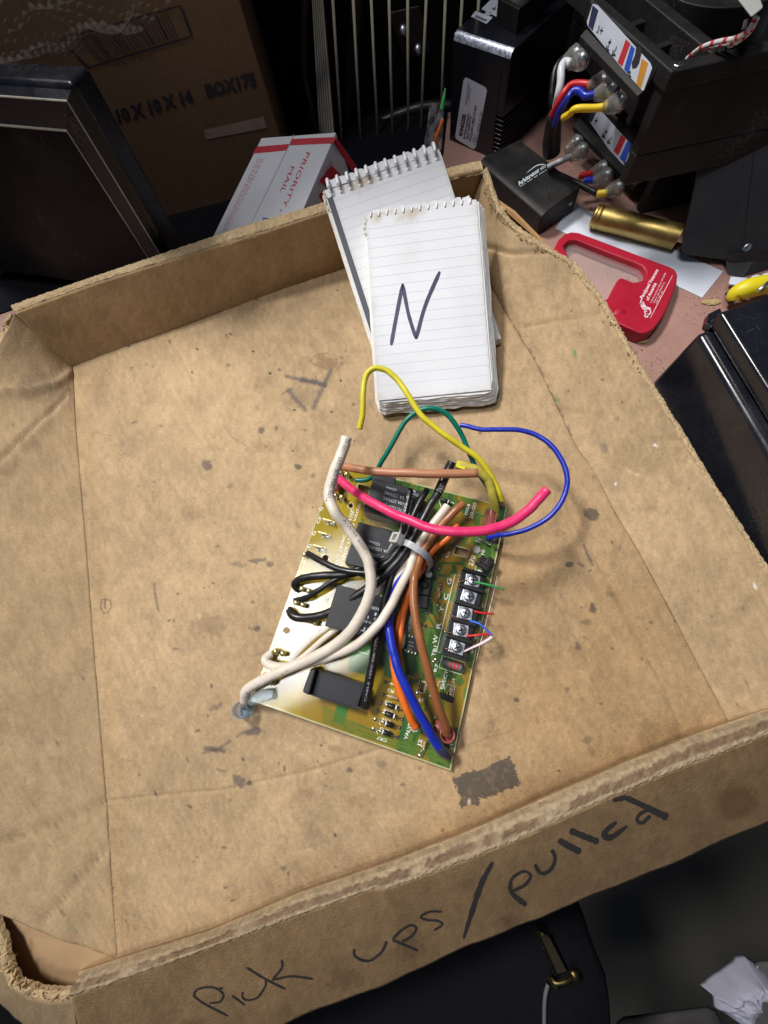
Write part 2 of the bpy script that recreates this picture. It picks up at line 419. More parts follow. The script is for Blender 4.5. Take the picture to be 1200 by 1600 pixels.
# ------------------------------------------------------------------ cardboard tray
TR = T('cardboard_tray', 'worn brown cardboard tray with a torn rim and marker writing on its front', 'cardboard tray', (-60, 50, -4))
floorR = [(722, 345), (754, 423), (800, 507), (837, 565), (871, 636), (900, 698), (927, 734), (961, 801), (995, 857), (1040, 940), (1089, 1034), (1137, 1124), (1150, 1150)]
floorL = [(114, 570), (116, 605), (119, 668), (135, 850), (147, 1010), (157, 1135), (169, 1275), (176, 1390), (184, 1520)]
def cardcol(px, base=KR, seed=0, fine=.10):
    n1 = fbm(px[:, 0]/140, px[:, 1]/140, seed+1, 4); n2 = fbm(px[:, 0]/26, px[:, 1]/26, seed+9, 4); n3 = fbm(px[:, 0]/5, px[:, 1]/9, seed+19, 2)
    v = 1+.26*(n1-.5)*2*.6+fine*1.7*(n2-.5)*2+.30*(n3-.5)
    c = base[None]*v[:, None]
    g = np.clip((fbm(px[:, 0]/60, px[:, 1]/60, seed+33, 4)-.50)*3.2, 0, 1)[:, None]
    fl = fbm((px[:, 0]*.86-px[:, 1]*.5)/5.5, (px[:, 0]*.5+px[:, 1]*.86)/90, seed+50, 3)[:, None]-.5
    sp = (np.clip((vn(px[:, 0]/1.7, px[:, 1]/1.7, seed+70)-.80)*5, 0, 1)*np.clip((fbm(px[:, 0]/50, px[:, 1]/50, seed+71, 3)-.35)*3, 0, 1))[:, None]
    c = c*(1+.16*fl)*(1-.22*sp)
    return c*(1-.2*g)+np.array([.30, .215, .135])*.2*g
def blot(col, px, x, y, rx, ry, c, a, ang=0., rag=.5):
    m_ = (abs(px[:, 0]-x) < 3*max(rx, ry)) & (abs(px[:, 1]-y) < 3*max(rx, ry)); q = px[m_]-[x, y]
    ca, sa = math.cos(ang), math.sin(ang); u = (q[:, 0]*ca+q[:, 1]*sa)/rx; v = (-q[:, 0]*sa+q[:, 1]*ca)/ry
    n = fbm(px[m_][:, 0]/6., px[m_][:, 1]/6., int(x) % 97, 3); d = np.hypot(u, v)+(n-.5)*rag*3.0
    k = np.clip((1.15-d)*2.2, 0, 1)[:, None]*a; col[m_] = col[m_]*(1-k)+np.array(c)*k
def scratch(col, px, pts, wd, c, a):
    p = np.array(pts, float); m_ = (px[:, 0] > p[:, 0].min()-12) & (px[:, 0] < p[:, 0].max()+12) & (px[:, 1] > p[:, 1].min()-12) & (px[:, 1] < p[:, 1].max()+12)
    if not m_.any(): return
    d = dseg(px[m_], pts)+ (fbm(px[m_][:, 0]/4, px[m_][:, 1]/4, 5, 2)-.5)*wd
    k = np.clip(1.3-d/wd, 0, 1)[:, None]*a; col[m_] = col[m_]*(1-k)+np.array(c)*k
L3 = np.array([P(x, y, 0) for x, y in floorL]); R3 = np.array([P(x, y, 0) for x, y in floorR])
NU, NV = 560, 470
La = resample(L3, NU); Ra = resample(R3, NU); tt = np.linspace(0, 1, NV)[None, :, None]
V = (La[:, None]*(1-tt)+Ra[:, None]*tt).reshape(-1, 3); px = proj(V)
_e = np.tile(np.clip(np.minimum(np.linspace(0, 1, NV), 1-np.linspace(0, 1, NV))*14, 0, 1), NU)
V[:, 2] += (fbm(V[:, 0]/45, V[:, 1]/45, 3, 3)-.5)*2.6*_e+(fbm(V[:, 0]/9, V[:, 1]/9, 7, 2)-.5)*.3+(fbm(V[:, 0]/3, V[:, 1]/3, 9, 2)-.5)*.10
# corrugation: faint flutes running with the right crease
fd = np.array([.62, -.78]); qn = V[:, 0]*fd[1]-V[:, 1]*fd[0]
flute = np.clip((px[:, 0]-640)/300, .25, 1)
_fe = dseg(px, [(184,1512),(326,1470),(467,1408),(600,1362),(725,1316),(850,1260),(975,1205),(1150,1135)]); V[:, 2] -= 6*_e*np.clip(1-_fe/70, 0, 1)**2*np.clip((px[:, 0]-200)/500, 0, 1)
V[:, 2] += .13*np.sin(qn*2*math.pi/7.5+2*fbm(V[:, 0]/30, V[:, 1]/30, 2, 2))*flute
DK = (.075, .068, .07); BR = (.16, .085, .05)
def crease(V, px, pts, wd, dz):
    d = dseg(px, pts); V[:, 2] += dz*np.exp(-(d/wd)**2)
crease(V, px, [(886, 786), (925, 860), (1010, 1015), (1062, 1127), (1085, 1180)], 5, -.7)
crease(V, px, [(169, 1252), (260, 1242), (350, 1234), (480, 1206), (600, 1170)], 3, -.6)
crease(V, px, [(700, 980), (860, 1240)], 9, .35)
crease(V, px, [(780, 700), (800, 507)], 12, .5)
col = cardcol(px)
SP = [(323,728,9,9,.75),(401,876,16,5,.7),(421,882,8,5,.7),(400,983,8,6,.85),(389,982,3,3,.7),(395,941,5,4,.6),(407,673,7,6,.8),(432,671,5,5,.7),(466,730,7,6,.85),(490,744,6,5,.6),(416,698,4,3,.5),(437,577,4,3,.7),(356,570,4,3,.6),(422,992,7,4,.4),(407,1021,13,4,.35),(375,882,18,5,.4),(345,1100,5,4,.6),(400,1136,8,5,.6),
(924,803,11,13,.9),(890,882,8,4,.9),(927,951,8,9,.85),(909,949,7,3,.7),(916,972,9,5,.5),(903,1009,7,7,.7),(912,996,4,3,.6),(954,927,6,7,.5),(1017,972,4,3,.8),(886,1079,6,6,.6),(806,1094,6,5,.85),(918,1157,9,9,.5),(924,1172,5,12,.4),(969,854,3,9,.5),(990,831,4,10,.35),(950,995,3,2,.5),
(373,1222,11,13,.75),(390,1224,5,5,.85),(397,1144,18,7,.8),(338,1171,22,5,.8),(338,1105,12,5,.5),(309,1141,5,4,.8),(545,1204,6,5,.8),(595,1193,10,9,.45),(484,1313,26,18,.22),(443,1357,5,6,.6),(169,1479,12,9,.65),(160,1440,16,18,.25),(345,1203,9,3,.5),(360,1250,4,3,.6),(445,1200,3,5,.8),(436,1193,2,4,.8),(140,1128,3,2,.8),(243,1240,3,4,.7),(177,1388,2,4,.8),(524,1170,14,7,.35),(630,1226,5,3,.6),
(300,1010,20,8,.15),(250,830,30,14,.12),(560,690,16,10,.25),(690,720,14,10,.3),(705,735,22,6,.35),(200,700,24,18,.12),(470,620,34,20,.2),(760,560,24,60,.12),(640,1250,40,20,.12),(900,900,60,40,.14),(870,975,26,60,.12),(210,660,8,3,.5),(360,760,6,4,.4)]
for x, y, rx, ry, a in SP: blot(col, px, x, y, rx*.85, ry*.85, DK, a*.86, ang=((x*7+y) % 10-5)*.08)
for x, y, rx, ry, a in [(512,567,26,13,.45),(300,800,18,12,.2),(410,700,26,10,.25),(871,833,10,7,.35),(905,1030,14,20,.2),(120,1020,8,8,.3),(700,1190,26,10,.3),(770,1150,12,30,.22),(640,1130,20,9,.2),(800,480,20,14,.3),(560,1250,26,14,.2),(480,1240,16,8,.25),(330,700,12,6,.2)]:
    blot(col, px, x, y, rx, ry, BR, a)
rng = np.random.default_rng(4)
for k in range(240):
    x, y = rng.uniform(130, 1120), rng.uniform(440, 1480); s = rng.uniform(.8, 2.2); blot(col, px, x, y, s*rng.uniform(1, 2.4), s, DK if rng.random() < .75 else BR, rng.uniform(.35, .9), rng.uniform(0, 3))
for k in range(60):
    x, y = rng.uniform(380, 1000), rng.uniform(600, 1400); s = rng.uniform(3, 6); blot(col, px, x, y, s*1.4, s, DK, rng.uniform(.10, .3), rng.uniform(0, 3))
for k in range(420):   # pale and dark fibres of the board
    x, y = rng.uniform(130, 1120), rng.uniform(440, 1480); a = rng.uniform(0, 3.14); l = rng.uniform(3, 11)
    scratch(col, px, [(x, y), (x+l*math.cos(a), y+l*math.sin(a))], rng.uniform(.6, 1.1), (.66, .47, .27) if k % 2 else (.33, .19, .09), .45)
# marker residue square, faded T and Y strokes, streak
TP = [(707,1217),(718,1212),(728,1208),(742,1202),(746,1206),(752,1203),(775,1192),(797,1182),(803,1195),(808,1210),(816,1227),(800,1233),(788,1237),(760,1248),(751,1246),(747,1258),(738,1257),(720,1261),(717,1240)]
ins = inpoly(px+np.stack([(fbm(px[:,0]/5, px[:,1]/5, 2, 2)-.5)*8, (fbm(px[:,0]/5, px[:,1]/5, 8, 2)-.5)*8], 1), TP)
k = (ins*(.86-.12*(fbm(px[:,0]/7, px[:,1]/7, 50, 3) > .60)))[:, None]; col = col*(1-k)+np.array([.07, .067, .068])*k
blot(col, px, 733, 1252, 2.5, 6, (.7, .6, .5), .9, .2, .2)
for pts, wd, a in [([(446,588),(475,594),(505,602)],3.2,.62),([(472,593),(508,601)],4.6,.7),([(517,580),(508,598),(490,637)],4.4,.68),([(450,609),(462,624),(476,640)],4.0,.62),([(440,616),(458,606)],1.2,.5),([(866,770),(868,785)],1,.4),([(912,851),(919,868),(926,882)],2.6,.85),([(905,880),(911,884)],3,.7),([(349,663),(362,683),(383,695)],.8,.5),([(640,790),(660,830)],1,.2),([(978,812),(985,840)],1.4,.4),([(730,1165),(770,1150),(800,1142)],1.4,.3)]:
    scratch(col, px, pts, wd, (.10, .09, .10), a)
for pts in [[(182,570),(170,900),(183,1200),(182,1500)]]: scratch(col, px, pts, 10, (.62, .42, .22), .12)
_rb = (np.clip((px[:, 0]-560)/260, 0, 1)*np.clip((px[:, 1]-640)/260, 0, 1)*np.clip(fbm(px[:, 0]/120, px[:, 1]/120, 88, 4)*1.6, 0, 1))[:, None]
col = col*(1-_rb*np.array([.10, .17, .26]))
_ls = np.exp(-((dseg(px, [(x+14, y) for x, y in floorL]))/12.)**2)[:, None]*.35; col = col*(1-_ls)+col*np.array([.93, .86, .74])*_ls
for pts, wd, a in [([(158,937),(163,936),(172,938),(174,948),(169,957),(161,958),(157,948),(158,937)],1.1,.7),([(164,937),(164,950)],1.6,.7),([(240,912),(241,925),(244,940),(247,953)],2.2,.6),([(235,1032),(243,1030)],.8,.6),([(293,1183),(294,1190)],1.2,.8),([(242,1236),(245,1244)],1.2,.8),([(335,1300),(330,1312)],1.2,.4),([(318,1176),(345,1168),(360,1158)],2.6,.6),([(372,1150),(385,1142),(400,1138)],3,.6)]: scratch(col, px, pts, wd, (.10, .085, .08), a)
blot(col, px, 325, 977, 27, 18, (.26, .18, .115), .55, 0, .5)
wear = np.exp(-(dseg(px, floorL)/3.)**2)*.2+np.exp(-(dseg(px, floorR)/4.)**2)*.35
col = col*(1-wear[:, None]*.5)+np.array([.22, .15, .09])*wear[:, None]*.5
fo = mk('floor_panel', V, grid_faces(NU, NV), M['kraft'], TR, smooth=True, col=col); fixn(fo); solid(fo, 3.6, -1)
SFLOOR = Plane((0, 0, 0), (0, 0, 1))

def loft(name, A, B, nu, nv, seed=0, bulge=0., rough=1., colf=None, thick=3.4, dx=None, label=None, base=KR, creases=()):
    A = np.array(A); B = np.array(B); a, b = resample2(A, B, nu) if len(A) == len(B) else (resample(A, nu), resample(B, nu))
    t = np.linspace(0, 1, nv)[None, :, None]; V = (a[:, None]*(1-t)+b[:, None]*t).reshape(-1, 3)
    tt_ = np.tile(np.linspace(0, 1, nv), nu); px = proj(V)
    nrm = np.cross(a[nu//2+1]-a[nu//2], b[nu//2]-a[nu//2]); nrm /= np.linalg.norm(nrm)
    if nrm[2] < 0: nrm = -nrm
    off = bulge*np.sin(math.pi*tt_)+((fbm(px[:, 0]/70, px[:, 1]/70, seed, 3)-.5)*3.+(fbm(px[:, 0]/16, px[:, 1]/16, seed+4, 2)-.5)*.4)*rough*np.minimum(1, tt_*6)
    for pts, wd, dz in creases: off = off+dz*np.exp(-(dseg(px, pts)/wd)**2)
    V = V+nrm*off[:, None]
    c = cardcol(px, base, seed)
    if colf is not None: c = colf(px, c, tt_)
    G = grid_faces(nu, nv); f0 = G[len(G)//2]; fn_ = np.cross(V[f0[1]]-V[f0[0]], V[f0[3]]-V[f0[0]])
    if fn_ @ nrm < 0: G = G[:, ::-1]
    o = mk(name, V, G, M['kraft'], TR, smooth=True, col=c, label=label)
    if thick: solid(o, thick, -1)
    return o, V
# left wall leaning outwards
A = [P(*p, 0) for p in [(114,570),(116,605),(119,668),(135,850),(147,1010),(157,1135),(169,1275),(176,1390),(184,1500)]]
B = [P(*p, z) for p, z in [((22,488),43),((-6,548),36),((-60,650),34),((-110,850),32),((-110,1010),30),((-110,1135),28),((-100,1275),24),((-70,1370),20),((-10,1424),14)]]
def lc(px, c, t):
    for x, y, rx, ry, a in [(60,700,20,12,.12),(60,610,40,22,.25),(90,1160,5,3,.7),(120,1370,8,4,.3),(100,1422,4,3,.5),(66,1160,8,6,.3)]: blot(c, px, x, y, rx, ry, DK, a)
    blot(c, px, 118, 1448, 7, 4, (.10, .22, .10), .8); blot(c, px, 79, 607, 5, 2.5, (.2, .22, .1), .7, .5)
    for k in range(50):
        x, y = rng.uniform(0, 160), rng.uniform(600, 1440); blot(c, px, x, y, rng.uniform(1, 2), rng.uniform(.8, 1.6), DK, .6)
    for pts in [[(0,722),(45,680),(75,650),(102,620),(112,585)],[(0,1319),(90,1283),(169,1252)],[(169,1322),(117,1386),(67,1438)],[(0,612),(50,612),(90,600)]]:
        scratch(c, px, pts, 1.6, (.25, .15, .08), .65)
    return c
loft('side_wall', A, B, 150, 60, 5, 1.0, 1.2, lc, label='left wall of the tray splayed outward and creased', creases=[([(0,722),(45,680),(75,650),(102,620)],4,-1.6),([(0,1319),(90,1283),(169,1252)],4,-1.5),([(169,1322),(117,1386),(67,1438)],4,-1.4),([(0,614),(50,612),(90,600),(110,585)],6,2.2),([(30,690),(70,660)],14,2.)])
# back wall
BB = [P(108,576,-.5)*(1-t)+P(726,350,-.5)*t for t in np.linspace(0, 1, 8)]
TB = [P(*p, 45) for p in [(24,488),(138,446),(300,396),(415,362),(515,330),(640,297),(701,277),(755,266)]]
TBo = [P(*p, 45.5) for p in [(17,477),(135,436),(300,380),(400,346),(510,315),(640,282),(695,263),(750,251)]]
def bc(px, c, t):
    blot(c, px, 75, 508, 34, 13, (.30, .21, .12), .5, .3, .25); blot(c, px, 108, 515, 9, 15, (.30, .21, .12), .5, -.3, .2)
    return c*np.array([.97, .9, .82])
loft('back_wall', BB, TB, 260, 30, 11, .6, .35, bc, thick=3.)
def torn(name, A, B, nu, seed, amp=1., label=None, lift=1.2, nv=9, dark=.35, mid=None, bite=2.):
    """ragged top edge between an inner and an outer line"""
    a = resample(A, nu); b = resample(B, nu); s = np.linspace(0, 1, nu); L = np.linalg.norm(np.diff(a, axis=0), axis=1).sum()
    V = []; C = []
    for j in range(nv):
        t = j/(nv-1); rag = (fbm(s*L/5., np.full(nu, j*.9), seed, 3)-.5)*bite*amp*(1.3-t if j else 1.6); rag2 = (vn(s*L/1.1, np.full(nu, j*1.7), seed+3)-.5)*.6*amp
        tn = (t+(rag+rag2)*.12)[:, None]
        q = a*(1-tn)+b*tn; ridge = math.sin(math.pi*min(1, t*1.0))*lift
        q[:, 2] += ridge+(vn(s*L/1.3, np.full(nu, j*1.3), seed+8)-.5)*1.0*amp+(fbm(s*L/7, np.full(nu, j*.5), seed+12, 2)-.5)*1.2*amp
        if j == 0: q[:, 2] -= 2.2+rag*1.2
        if j == nv-1: q[:, 2] -= 2.2
        V.append(q); g = fbm(s*L/2.2, np.full(nu, j*1.1), seed+20, 3)
        cc = np.array([.50, .37, .215])[None]*(.62+.7*g)[:, None]
        if mid:
            tw = t+(fbm(s*L/2.5, np.full(nu, .3), seed+33, 3)-.5)*.22+(fbm(s*L/40, np.full(nu, 2.3), seed+34, 2)-.5)*.25
            hat = vn((s*L+t*7)/1.0, np.full(nu, .3), seed+35)
            dkn = (np.clip((tw-mid[0])*14, 0, 1)*np.clip((mid[1]-tw)*14, 0, 1)*np.clip((fbm(s*L/12, np.full(nu, .3), seed+30, 3)-.22)*6, .15, 1)*(.72+.28*hat))[:, None]
            cc = cc*np.array([.80, .84, .92])*(1-dkn)+np.array([.155, .095, .06])*(.7+.6*g)[:, None]*dkn; V[-1][:, 2] -= .9*dkn[:, 0]
        C.append(cc)
    V = np.array(V).transpose(1, 0, 2).reshape(-1, 3); C = np.array(C).transpose(1, 0, 2).reshape(-1, 3)
    o = mk(name, V, grid_faces(nu, nv), M['kraft'], TR, smooth=False, col=np.clip(C, 0, 1), label=label); fixn(o); solid(o, .8, 0); return o
torn('torn_edge', TB, TBo, 620, 3, .55, lift=.6, label='pale worn top edge of the back wall')
# right wall, lying lower towards the front
RB = [(722,345),(754,423),(800,507),(837,565),(871,636),(900,698),(927,734),(961,801),(995,857),(1040,940),(1089,1034),(1137,1124),(1150,1150)]
RT = [((757,266),44),((779,330),38),((804,357),33),((867,398),27),((896,415),23),((942,475),19),((967,519),17),((987,557),16),((1021,611),15),((1062,677),14),((1100,740),13),((1200,897),12),((1300,1080),12)]
# longer list on the back part so that the wall rises steeply there
def rcf(px, c, t):
    for x, y, rx, ry, a in [(945,699,8,8,.35),(830,850,3,3,.1),(1005,795,18,6,.18),(1010,910,4,10,.3),(1160,950,4,3,.5),(1165,1065,3,2,.6),(1150,1100,3,2,.7),(870,640,10,20,.2)]: blot(c, px, x, y, rx, ry, DK, a)
    blot(c, px, 899, 553, 3, 5, (.10, .26, .10), .9); blot(c, px, 871, 626, 6, 3, (.16, .22, .10), .9, .4); blot(c, px, 1088, 1049, 4, 2.4, (.45, .55, .32), .9)
    blot(c, px, 990, 740, 16, 4, (.66, .5, .3), .4, .4); blot(c, px, 1024, 697, 4, 2, (.75, .75, .75), .95, 0, .1); blot(c, px, 1178, 916, 2.4, 3, (.8, .8, .8), .9, 0, .1); blot(c, px, 962, 757, 2, 2, (.8, .8, .8), .9, 0, .1)
    for k in range(70):
        x, y = rng.uniform(800, 1200), rng.uniform(420, 1100); blot(c, px, x, y, rng.uniform(.8, 2), rng.uniform(.8, 1.6), DK, .7)
    scratch(c, px, [(819,512),(870,502),(938,488)], 1.4, (.3, .19, .1), .5); scratch(c, px, [(860,640),(960,650),(1010,690),(1060,685)], 1.3, (.32, .2, .1), .4)
    scratch(c, px, [(750,383),(800,397),(850,394)], 1.6, (.3, .19, .1), .5)
    ck = np.exp(-(dseg(px, [(754,423),(800,507),(837,565),(871,636),(900,698)])/3.5)**2)*np.clip((fbm(px[:, 0]/5, px[:, 1]/5, 77, 2)-.4)*6, 0, 1)*.8
    return c*(1-ck[:, None])+np.array([.16, .12, .08])*ck[:, None]
lo, VR = loft('side_wall', [P(*p, 0) for p in RB], [P(*p, z) for p, z in RT], 330, 70, 23, 1.2, 1.1, rcf, label='right wall of the tray torn along its top and folded low',
     creases=[([(750,383),(800,397),(850,394)],5,-2.),([(819,512),(870,502),(938,488)],4,-.9),([(860,640),(960,650),(1010,690),(1060,685)],4,-1.),([(905,700),(970,800),(1070,990)],10,.8)])
RTi = [P(p[0]-2, p[1]+2, z+.3) for p, z in RT]; RTo = [P(p[0]+4, p[1]-4, z-.6) for p, z in RT]
torn('torn_edge', RTi, RTo, 900, 17, .75, lift=.7, label='ragged torn top edge of the right wall', bite=2.)
# outer skin of the back corner, left standing behind the tear
prism('wall_flap', [P(762,300,33), P(805,330,32), P(868,394,25), P(868,396,6), P(800,372,4), P(760,330,6)], (-1.6, -1.6, 0), mat('orange brown board skin', (.42, .24, .10), .8, noise=.15, nscale=200), TR, label='outer skin of the torn right wall')
# frayed lumps of board along the tear
def lump(name, px_, py_, z, r, seed, mt=None, parent=TR, sq=(1, 1, .6), label=None):
    bm = bmesh.new(); bmesh.ops.create_icosphere(bm, subdivisions=3, radius=1)
    c = P(px_, py_, z); V = []
    for v in bm.verts:
        n = v.co; k = .6+.9*float(fbm(np.array([n.x*1.7+seed]), np.array([n.y*1.7+n.z*2.3+seed]), seed, 3)[0]); V.append(c+np.array([n.x*sq[0], n.y*sq[1], n.z*sq[2]])*r*k)
    Fc = [tuple(v.index for v in f.verts) for f in bm.faces]; bm.free()
    g = np.array([.50, .36, .18]); cc = np.array([g*(.6+.7*float(vn(np.array([v[0]*2.]), np.array([v[1]*2.+v[2]]), seed)[0])) for v in V])
    return mk(name, V, Fc, mt or M['kraft'], parent, col=cc, label=label)
def shreds(name, pts, n, seed, size=2.6, spread=4., label=None):
    """flat ragged scraps standing off a torn edge"""
    r = np.random.default_rng(seed); path = resample(np.array(pts, float), n); V = []; Fc = []; C = []
    for q in path:
        c = P(q[0]+r.normal(0, spread), q[1]+r.normal(0, spread), q[2]+r.normal(0, .8)); m_ = 6
        ax = r.normal(0, 1, 3); ax /= np.linalg.norm(ax); b1 = np.cross(ax, r.normal(0, 1, 3)); b1 /= np.linalg.norm(b1); b2 = np.cross(ax, b1)
        n0 = len(V); rr = size*r.uniform(.45, 1.1); g = r.uniform(.65, 1.25)
        for s_ in (0, .5):
            for k in range(m_):
                a = 2*math.pi*k/m_; V.append(c+ax*s_+(b1*math.cos(a)*1.5+b2*math.sin(a)*.7)*rr*(0.6+.5*math.sin(k*2.3+q[0]))); C.append(np.array([.52, .37, .19])*g)
        Fc += [tuple(range(n0, n0+m_)), tuple(range(n0+2*m_-1, n0+m_-1, -1))]+[(n0+k, n0+(k+1) % m_, n0+m_+(k+1) % m_, n0+m_+k) for k in range(m_)]
    return mk(name, V, Fc, M['kraft'], TR, col=np.clip(C, 0, 1), label=label)
shreds('frayed_board', [(760,285,38),(765,305,37),(776,325,36),(790,345,34)], 46, 5, 2.1, 3.5, label='frayed board at the back right corner')
shreds('frayed_board', [(800,357,33),(830,380,30),(867,398,26),(905,425,22),(942,475,19),(975,530,17),(1000,580,16)], 80, 6, 1.3, 2.5, label='frayed board along the right tear')
lump('frayed_board', 783, 330, 36, 3.6, 3, label='curled scrap at the right tear')
# torn back left corner
for i, (a, b, z) in enumerate([((20,492),(8,517),36), ((14,512),(10,548),33), ((6,522),(0,556),31), ((20,520),(17,556),30)]):
    p0 = P(*a, z+2); p1 = P((a[0]+b[0])/2-2+2*i, (a[1]+b[1])/2, z+1); p2 = P(*b, z-5)
    V, Fc = tube_geo(catmull([p0, p1, p2], 8), [2.0, 2.4, 1.7], 9)
    V = [v+np.array([0, 0, 1])*(fbm(np.array([v[0]*.8]), np.array([v[1]*.8+i]), 4, 3)[0]-.5)*2.4 for v in V]
    mk('torn_corner', V, Fc, M['kraft'], TR, col=np.array([np.array([.56, .41, .24])*(.6+.7*vn(np.array([v[0]*1.3]), np.array([v[1]*1.3]), i)[0]) for v in V]), label='shredded board of the back left corner')
# front wall: rolled rim and outer panel hanging down to a raw edge
rim_i = [(122,1527),(198,1502),(326,1463),(467,1403),(600,1357),(694,1322),(725,1310),(850,1255),(975,1200),(1100,1150),(1200,1115),(1330,1068)]
rim_o = [(111,1556),(233,1514),(408,1450),(583,1388),(600,1390),(725,1345),(825,1305),(950,1247),(1050,1205),(1200,1147),(1330,1098)]
bot = [(150,1712),(300,1660),(443,1602),(496,1578),(600,1540),(725,1481),(850,1432),(1025,1360),(1200,1285),(1330,1230)]
A = [P(*p, 17) for p in rim_o]; B = [P(*p, -34) for p in bot]
PANEL = {}
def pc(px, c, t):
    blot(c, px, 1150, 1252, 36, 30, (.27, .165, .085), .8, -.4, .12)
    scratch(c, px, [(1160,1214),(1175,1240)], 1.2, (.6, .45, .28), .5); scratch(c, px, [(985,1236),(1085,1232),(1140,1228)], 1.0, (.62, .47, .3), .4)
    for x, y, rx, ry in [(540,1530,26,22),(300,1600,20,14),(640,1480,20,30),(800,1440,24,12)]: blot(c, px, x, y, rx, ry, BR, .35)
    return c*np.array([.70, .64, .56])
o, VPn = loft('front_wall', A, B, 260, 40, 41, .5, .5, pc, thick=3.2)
SPAN = Surf(VPn.tolist(), grid_faces(260, 40).tolist(), plane3(A[0], A[-1], B[4]))
torn('torn_edge', [P(*p, 13) for p in rim_i], [P(*p, 17) for p in rim_o], 900, 57, .55, lift=2.6, label='rolled front rim with its top layer torn away', nv=11, mid=(.22, .74), bite=1.4)
# inner face of the front wall below the rim
loft('front_wall', [P(p[0], p[1]-3, -4) for p in rim_i], [P(p[0], p[1]+3, 9.5) for p in rim_i], 200, 8, 61, 0, .1, None, thick=2.4, label='inner face of the front wall')
# corner flap seen in the pit at the front left
prism('corner_flap', [P(-20,1385,13), P(60,1422,9), P(150,1472,2), P(215,1515,-1.5), P(140,1552,0), P(60,1548,3), P(14,1515,6), P(-12,1460,9)], (0, 0, -3), mat('flap board', (.44, .29, .16), .85, noise=.12, nscale=60), TR, bw=0, label='darker flap folded inside the front left corner')
cp = [(-14,1430),(4,1470),(10,1500),(22,1532),(50,1548),(84,1554),(120,1548)]
a_ = [P(x+4, y-5, 15) for x, y in cp]; b_ = [P(x-7, y+7, 15) for x, y in cp]
torn('torn_edge', a_, b_, 260, 71, .7, lift=.8, label='crushed torn rim of the front left corner', bite=2.)
shreds('frayed_board', [(2,1470,15),(12,1512,16),(30,1538,16),(60,1550,15),(100,1553,15)], 40, 9, 2.6, 4., label='frayed board at the front left corner')
shreds('frayed_board', [(8,1465,12),(16,1500,12),(24,1512,12)], 12, 10, 4., 4., label='torn paper in the front left corner')
loft('corner_panel', [P(x-7, y+7, 15) for x, y in cp], [P(x, y, -34) for x, y in [(-40,1540),(-10,1560),(20,1590),(60,1620),(90,1650),(120,1680),(150,1712)]], 80, 14, 81, 1., 1., lambda px, c, t: c*.8, label='outer board wrapping the front left corner')
# handwriting on the front panel
HW = [('marker_writing', 'handwritten word Pick', [dict(w=3.4, p=[(302,1555),(318,1567),(356,1587)]), dict(w=3.2, p=[(302,1556),(309,1545),(332,1542),(348,1552),(344,1564),(327,1567)]),
 dict(w=3., p=[(362,1555),(372,1562),(382,1570)]), dict(w=3.4, p=[(343,1542),(347,1545)]), dict(w=3., p=[(415,1531),(414,1541),(402,1558),(386,1562),(379,1558),(379,1549)]),
 dict(w=3.6, p=[(385,1511),(414,1529),(446,1545)]), dict(w=3.4, p=[(440,1499),(440,1512),(426,1529)]), dict(w=3.4, p=[(424,1531),(455,1525),(489,1529)])]),
 ('marker_writing', 'handwritten word ups', [dict(w=4, p=[(553,1482),(555,1494),(575,1501),(595,1488),(604,1470)]), dict(w=4, p=[(613,1468),(632,1476),(653,1485)]), dict(w=4, p=[(613,1467),(627,1453),(642,1445),(650,1450),(643,1462),(628,1471)]),
 dict(w=3.6, p=[(690,1424),(671,1424),(657,1432),(668,1437),(683,1438),(691,1444),(678,1453)])]),
 ('marker_writing', 'thick handwritten slash', [dict(w=[5, 9, 8, 4], p=[(770,1346),(752,1380),(736,1428),(724,1466)])]),
 ('marker_writing', 'handwritten word pulled in thicker ink', [dict(w=[5, 7, 9], p=[(797,1375),(800,1395),(822,1414)]), dict(w=4.6, p=[(795,1390),(800,1372),(818,1361),(829,1368),(820,1382),(802,1391)]),
 dict(w=6, p=[(835,1350),(845,1364),(860,1358),(867,1341),(862,1327)]), dict(w=10, p=[(872,1312),(888,1321),(907,1331)]), dict(w=10, p=[(890,1297),(912,1306),(935,1315)]),
 dict(w=[5, 9, 10, 5], p=[(963,1284),(948,1296),(944,1306),(956,1307),(980,1290)]), dict(w=5.5, p=[(1014,1264),(1000,1271),(995,1281),(1003,1285),(1016,1274)]), dict(w=[9, 9, 13], p=[(978,1246),(1000,1256),(1020,1266),(1043,1277)]), dict(w=7, p=[(957,1250),(980,1245)])])]
for nm, lb, st in HW: strokes(nm, st, 4, SPAN, M['marker'], TR, h=.18, sub=8, wob=.3, label=lb)
# bits of leaf and crumbs lying on the board
def crumb(name, x, y, z, r, c, lab): 
    o = lump(name, x, y, z, r, int(x), mt=c, parent=None, sq=(1.3, .8, .35)); return tag(o, lab, 'debris')
gl = mat('dry green leaf', (.10, .22, .08), .8)
for i, (x, y) in enumerate([(421,582),(532,594),(457,704),(459,640),(307,544),(395,548)]):
    crumb('leaf_bit', x, y, 1.0, .75, gl, 'none')['label'] = ['tiny green leaf bit between the back left of the tray and the faded T mark', 'tiny green leaf bit just right of the faded marker mark', 'tiny green leaf bit left of the tip of the white wire', 'tiny green leaf bit just under the faded marker mark', 'tiny green leaf bit near the back wall shadow', 'tiny green speck below the middle of the back wall'][i]
t_ = lump('scrap_of_board', 946, 698, 1.8, 3.2, 9, parent=None, sq=(.9, 1.1, .3)); tag(t_, 'curled scrap of torn board lying right of the blue wire loop', 'debris')
